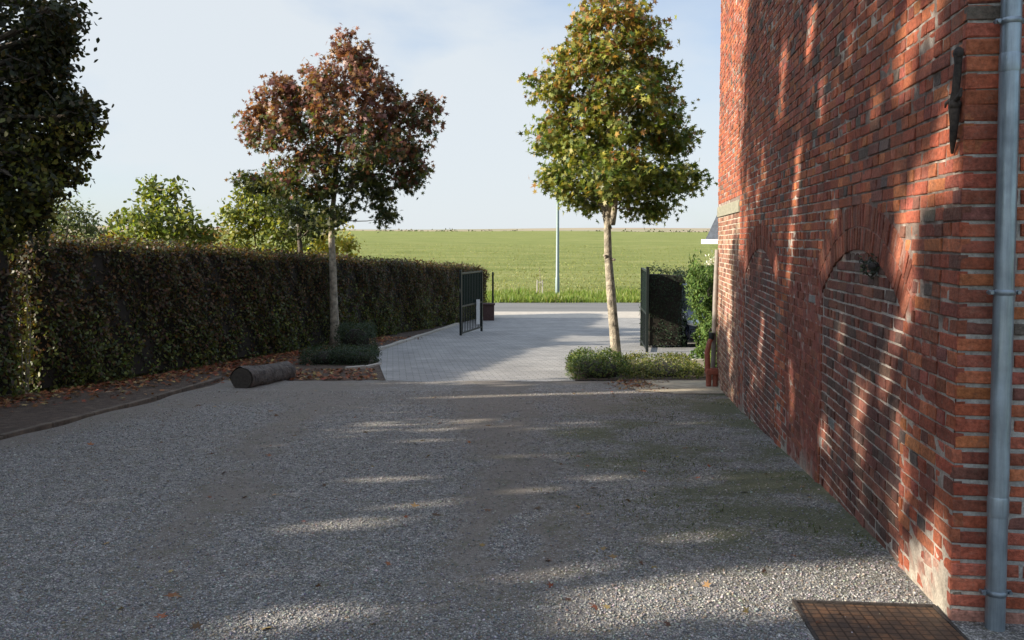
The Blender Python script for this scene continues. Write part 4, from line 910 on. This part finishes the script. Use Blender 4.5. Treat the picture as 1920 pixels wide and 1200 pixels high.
# car
def car():
    x0 = at(1286, 600, h0.y+.15).x; yF = h0.y+.1; zg = gs(yF+2); W = 1.72; t = thing('parked_car', 'dark blue car nose glimpsed between the conifer hedges', 'car', (x0+W/2, yF+2.1, zg))
    prof = [(0, .28), (-.02, .5), (.06, .68), (.5, .84), (1.1, .92), (1.85, 1.38), (2.4, 1.45), (3.2, 1.42), (3.85, 1.0), (4.15, .92), (4.2, .5), (4.15, .28)]
    bm = bmesh.new(); rows = []
    for xf, inset, zt_ in ((0, .07, .97), (.04, .0, 1), (.5, -.0, 1.02), (.96, 0, 1), (1, .07, .97)):
        rows.append([bm.verts.new((x0+W*xf+(0), yF+y+(inset if i < 2 else (-inset if i > 9 else 0)), zg+(z*zt_ if z > .9 else z) - (.05 if xf in (0, 1) and z > .6 else 0))) for i, (y, z) in enumerate(prof)])
    for ra, rb in zip(rows, rows[1:]):
        for i in range(len(prof)-1): bm.faces.new((ra[i], ra[i+1], rb[i+1], rb[i]))
        bm.faces.new((ra[-1], ra[0], rb[0], rb[-1]))
    bm.faces.new(rows[0][::-1]); bm.faces.new(rows[-1]); bmesh.ops.recalc_face_normals(bm, faces=bm.faces[:])
    bmesh.ops.bevel(bm, geom=[e for e in bm.edges if e.calc_face_angle(0) > .5], offset=.05, segments=3, affect='EDGES')
    mb = MB(); mb.bm(bm, Matrix.Identity(4)); autosmooth(mb.build('body', 'car_paint', t), 35)
    cx = x0+W/2
    mb = MB(); mb.box((cx, yF+1.42, zg+1.2), (.68, .012, .27), 0, .01, -R(58)+R(30)); mb.build('windscreen', 'car_glass', t)
    for sg in (-1, 1):
        mb = MB(); mb.ball((cx+sg*.63, yF+.10, zg+.66), (.20, .13, .085), 14); autosmooth(mb.build('headlight', 'lamp_glass', t))
        mb = MB(); mb.ball((cx+sg*.62, yF+.0, zg+.36), (.08, .05, .05), 10); mb.build('fog_lamp', 'lamp_glass', t)
        mb = MB(); mb.box((cx+sg*.95, yF+1.35, zg+1.0), (.09, .05, .07), 0, .02); mb.build('mirror', 'car_paint', t)
        for yy in (.78, 3.4):
            wh = MB(); wh.tube([(cx+sg*.72, yF+yy, zg+.31), (cx+sg*.875, yF+yy, zg+.31)], .31, 24); w_ = autosmooth(wh.build('wheel', 'tyre', t)); rm_ = MB(); rm_.tube([(cx+sg*.87, yF+yy, zg+.31), (cx+sg*.885, yF+yy, zg+.31)], .2, 18); r_ = rm_.build('rim', 'chrome', w_)
    mb = MB(); mb.box((cx, yF-.01, zg+.52), (.5, .02, .07), 0, .01); mb.build('grille', 'chrome', t)
    mb = MB(); mb.box((cx, yF-.035, zg+.38), (.26, .008, .055)); mb.build('number_plate', 'white_paint', t)
car()
# neighbour's house: eave and slate roof corner
Yh = 30; hp = at(1322, 452, Yh); zg = gs(Yh); hs = thing('neighbour_house', 'low neighbouring house with slate roof and white gutter, behind the brick wall', 'house', (0, 0, 0))
ez = hp.z-zg
mb = MB(); mb.box((5.3, 4.3, ez/2), (4.75, 3.75, ez/2), 0); mb.build('wall', 'cream_wall', hs)
bm = bmesh.new(); vv = [bm.verts.new(v) for v in ((0, 0, ez+.03), (10.6, 0, ez+.03), (10.6, 8.6, ez+.03), (0, 8.6, ez+.03), (2.2, 4.3, ez+7.6), (8.4, 4.3, ez+7.6))]
for f in ((0, 1, 5, 4), (1, 2, 5), (2, 3, 4, 5), (3, 0, 4), (0, 3, 2, 1)): bm.faces.new([vv[k] for k in f])
mb = MB(); mb.bm(bm, Matrix.Identity(4)); mb.build('roof', 'slate', hs)
mb = MB(); mb.box((5.3, -.06, ez-.02), (5.4, .07, .08), 0, .01); mb.box((-.06, 4.3, ez-.02), (.07, 4.3, .08), 0, .01); mb.build('gutter', 'white_paint', hs)
for i in range(3):
    wn = MB(); wn.box((2.2+i*2.8, .54, ez-1.1), (.5, .03, .5), 0, .01); f_ = wn.build('window', 'white_paint', hs); pn = MB(); pn.box((2.2+i*2.8, .505, ez-1.1), (.43, .01, .43)); pn.build('pane', 'car_glass', f_)
hs.location = (hp.x, Yh, zg); hs.rotation_euler = (0, 0, R(-30))
# whitish flowering shrub behind the conifer
wsP = at(1331, 495, 17.5)
ws = thing('flowering_shrub', 'white flowering shrub rising behind the sunlit conifer hedge', 'shrub', (wsP.x+.1, 17.5, gs(17.5)))
mb = MB(); mb.tube([(wsP.x+.15, 17.5, gs(17.5)), (wsP.x+.12, 17.5, wsP.z-.3), (wsP.x+.1, 17.5, wsP.z+.05)], [.03, .02, .01], 6); mb.build('stem', 'bark', ws)
P = np.array((wsP.x+.13, 17.5, wsP.z-.02))+rng.normal(size=(520, 3))*np.array([.10, .1, .11]); leaves('foliage', P, .055, OVAL, pal(520, [(.75, .73, .66), (.6, .6, .5), (.16, .2, .08)], [4, 2, 1.4], .08), 'leaf', ws)
# ---------------------------------------------------------------- beyond the road: lamp post, sapling, verge
lp0 = ground(1045, 557); Y = lp0.y
ls = thing('street_lamp', 'pale green street lamp post on the verge across the road', 'street lamp', lp0)
mb = MB(); tz = lp0.z+8; mb.tube([lp0+Vector((0, 0, -.1)), lp0+Vector((0, 0, 1.0)), lp0+Vector((0, 0, 1.05)), lp0+Vector((.02, 0, 8))], [.115, .11, .09, .055], 14); autosmooth(mb.build('pole', 'post_green', ls))
mb = MB(); mb.tube([lp0+Vector((.02, 0, 7.9)), lp0+Vector((.3, -.1, 8.2)), lp0+Vector((1.1, -.3, 8.35))], [.05, .045, .04], 8); mb.build('arm', 'post_green', ls)
mb = MB(); mb.box(lp0+Vector((1.4, -.35, 8.36)), (.36, .14, .07), 0, .03); autosmooth(mb.build('lamp_head', 'zinc', ls))
sp = ground(1012, 556); sg_ = thing('young_tree', 'small staked sapling on the verge left of the lamp post', 'tree', sp)
mb = MB()
for dx in (-.14, .14): mb.box((sp.x+dx, sp.y, sp.z+.42), (.035, .035, .46), 0, .008)
mb.box((sp.x, sp.y, sp.z+.75), (.16, .02, .03)); mb.build('stake', 'cream_wall', sg_)
mb = MB(); mb.tube([sp, sp+Vector((.03, 0, .9)), sp+Vector((-.02, 0, 1.5))], [.03, .02, .008], 6); mb.build('trunk', 'bark', sg_)
P = np.array(sp+Vector((0, 0, 1.05)))+rng.normal(size=(60, 3))*np.array([.18, .15, .3]); leaves('crown', P, .09, OVAL, pal(60, [(.2, .2, .06)], [1]), 'leaf', sg_)
# verge grass and grass blades
n = 26000; yv = vgY-.05+rng.random(n)**1.5*5.5; xv = -12+26*rng.random(n)
tuf = .6+.4*np.sin(xv*1.7+1)*np.sin(xv*.61+yv)
P = np.stack([xv, yv, np.array([gs(y) for y in yv])-.01], 1)
hg = (.12+.26*rng.random(n)*np.clip(tuf, .2, 1))
g1 = leaves('verge_grass', P, hg*1.6, [(-.07, 0), (.07, 0), (.03, .6), (0, 1)], pal(n, [(.15, .22, .035), (.21, .27, .05), (.26, .27, .09)], [3, 2, 1], .2), 'leaf', None, np.tile([0, -1, .2], (n, 1)), (0, 0, 2.2), .5, 0)
struct(g1, 'stuff')
n = 30000; yv = 44+rng.random(n)**2.4*90; xv = (rng.random(n)-.5)*(yv*1.0)*.9
P = np.stack([xv, yv, np.array([fz(x, y) for x, y in zip(xv, yv)])-.01], 1)
g2 = leaves('field_tufts', P, .05+.09*rng.random(n), [(-.3, 0), (.3, 0), (.2, .6), (0, 1)], pal(n, [(.19, .21, .05), (.25, .26, .075), (.31, .30, .12)], [3, 3, 2], .15), 'leaf', None, np.tile([0, -1, .3], (n, 1)), (0, 0, 2), .5, 0)
struct(g2, 'stuff')
# far hedgerows on the skyline
Ps = []
for i in range(260):
    x = random.uniform(-420, 420)
    if random.random() < .5 and -60 < x < 90: continue
    y = 560+random.uniform(-20, 20); h = random.choice((.9, 1.2, 1.5, 2.4)); Ps.append((x, y, h))
P = np.concatenate([np.array((x, y, fz(x, y)+h*.3))+rng.normal(size=(22, 3))*np.array([h*1.6, h*.6, h*.35]) for x, y, h in Ps])
sk = leaves('hedgerow', P, 1.5, OVAL, pal(len(P), [(.06, .08, .04), (.09, .09, .05), (.12, .10, .06)], [2, 2, 1], .15), 'leaf'); struct(sk, 'stuff')
# ---------------------------------------------------------------- loose gravel, litter, moss
n = 150000; yv = 3.0+9.0*rng.random(n)**2.2; u = rng.random(n)
xl = np.maximum(-.64*yv-.3, [gl(y)+.08 for y in yv]); xr = np.array([wx(y)-.03 for y in yv]); xv = xl+(xr-xl)*u
cov = (rng.random(n) < .965) & (np.abs((xv-cc.x)*math.cos(rz)+(yv-cc.y)*math.sin(rz)) < wlen/2+.03); cov &= np.abs(-(xv-cc.x)*math.sin(rz)+(yv-cc.y)*math.cos(rz)) < wlen/2+.03
dmk, mmk = yard_mask(xv, yv); cov |= rng.random(n) < np.clip(dmk*.8+mmk*.75, 0, .9); xv, yv = xv[~cov], yv[~cov]; n = len(xv)
sz = .0026+.005*rng.random(n)**2.4; sz *= 1+.04*(yv-3)
OCT = np.array([(1, 0, 0), (-.9, .2, 0), (.1, 1, 0), (0, -1, .1), (.1, 0, .75), (0, .1, -.6)]); OF = np.array([(0, 2, 4), (2, 1, 4), (1, 3, 4), (3, 0, 4), (2, 0, 5), (1, 2, 5), (3, 1, 5), (0, 3, 5)])
ang = rng.random(n)*6.28; sc = sz[:, None]*(.7+.6*rng.random((n, 3)))
VV = OCT[None]*(1+.25*rng.normal(size=(n, 6, 1)))*sc[:, None, :]; ca, sa = np.cos(ang)[:, None], np.sin(ang)[:, None]
X_ = VV[..., 0]*ca-VV[..., 1]*sa; Y_ = VV[..., 0]*sa+VV[..., 1]*ca
gz = np.array([gs(y) for y in yv])+.022
VV = np.stack([X_+xv[:, None], Y_+yv[:, None], VV[..., 2]+gz[:, None]+sz[:, None]*.3], 2).reshape(-1, 3)
FF = (OF[None]+np.arange(n)[:, None, None]*6).reshape(-1, 3)
dist = xr[~cov]-xv
pc = pal(n, [(.16, .16, .16), (.265, .255, .24), (.36, .34, .31), (.50, .475, .43), (.22, .175, .135)], [4, 5, 3, .6, 2.6], .10)
struct(mesh('loose_gravel', VV, FF, 'pebble', None, np.repeat(pc, 6, axis=0)), 'stuff')
# fallen leaves
def litter(name, P, size, cols, wts):
    P = np.array(P); return struct(leaves(name, P, size*(.6+.8*rng.random(len(P))), STAR, pal(len(P), cols, wts, .2), 'litter', None, np.tile([0, 0, 1.6], (len(P), 1)), (0, 0, 0), .5, .2), 'stuff')
Ps = []
for _ in range(3800):
    y = random.uniform(6, 23); x = hx(y)+.02+abs(random.gauss(0, .55)); Ps.append((x, y, gs(y)+.02+random.random()*.02))
for _ in range(380):
    y = random.uniform(13, 17); x = gl(min(y, k2.y))+random.gauss(.1, .35); Ps.append((x, y, gs(y)+.03))
for _ in range(420):
    q = ground(random.uniform(540, 705), random.uniform(694, 714)); Ps.append((q.x, q.y, q.z+.03))
litter('fallen_leaves', Ps, .07, [(.20, .06, .03), (.28, .12, .05), (.13, .06, .03), (.33, .24, .10)], [3, 2, 3, 1])
Ps = []
for _ in range(330): q = ground(random.gauss(1195, 26), random.gauss(724, 6)); Ps.append((q.x, q.y, q.z+.035))
for _ in range(110): y = 3.3+random.random()**1.5*9; x = random.uniform(-.5*y, wx(y)-.1); Ps.append((x, y, gs(y)+.028))
litter('scattered_leaves', Ps, .05, [(.25, .10, .05), (.3, .2, .09), (.12, .07, .04)], [2, 2, 2])
# moss and weed tufts near the wall foot
n = 16000; yv = 4.2+8*rng.random(n)**1.2; dd_ = np.abs(rng.normal(size=n))*.85; xv = np.array([wx(y) for y in yv])-.03-dd_
pm = np.sin(xv*2.9+yv*1.7)*np.sin(yv*2.3-xv)+.5*np.sin(xv*9)*np.sin(yv*7) > .25; xv, yv = xv[pm], yv[pm]
P = np.stack([xv, yv, np.array([gs(y) for y in yv])+.012], 1)
struct(leaves('moss_tufts', P, .016+.022*rng.random(len(P)), [(-.16, 0), (.16, 0), (0, 1)], pal(len(P), [(.06, .085, .02), (.10, .12, .03), (.14, .13, .06)], [3, 2, 1]), 'leaf', None, None, (0, 0, 1), 1, 0), 'stuff')
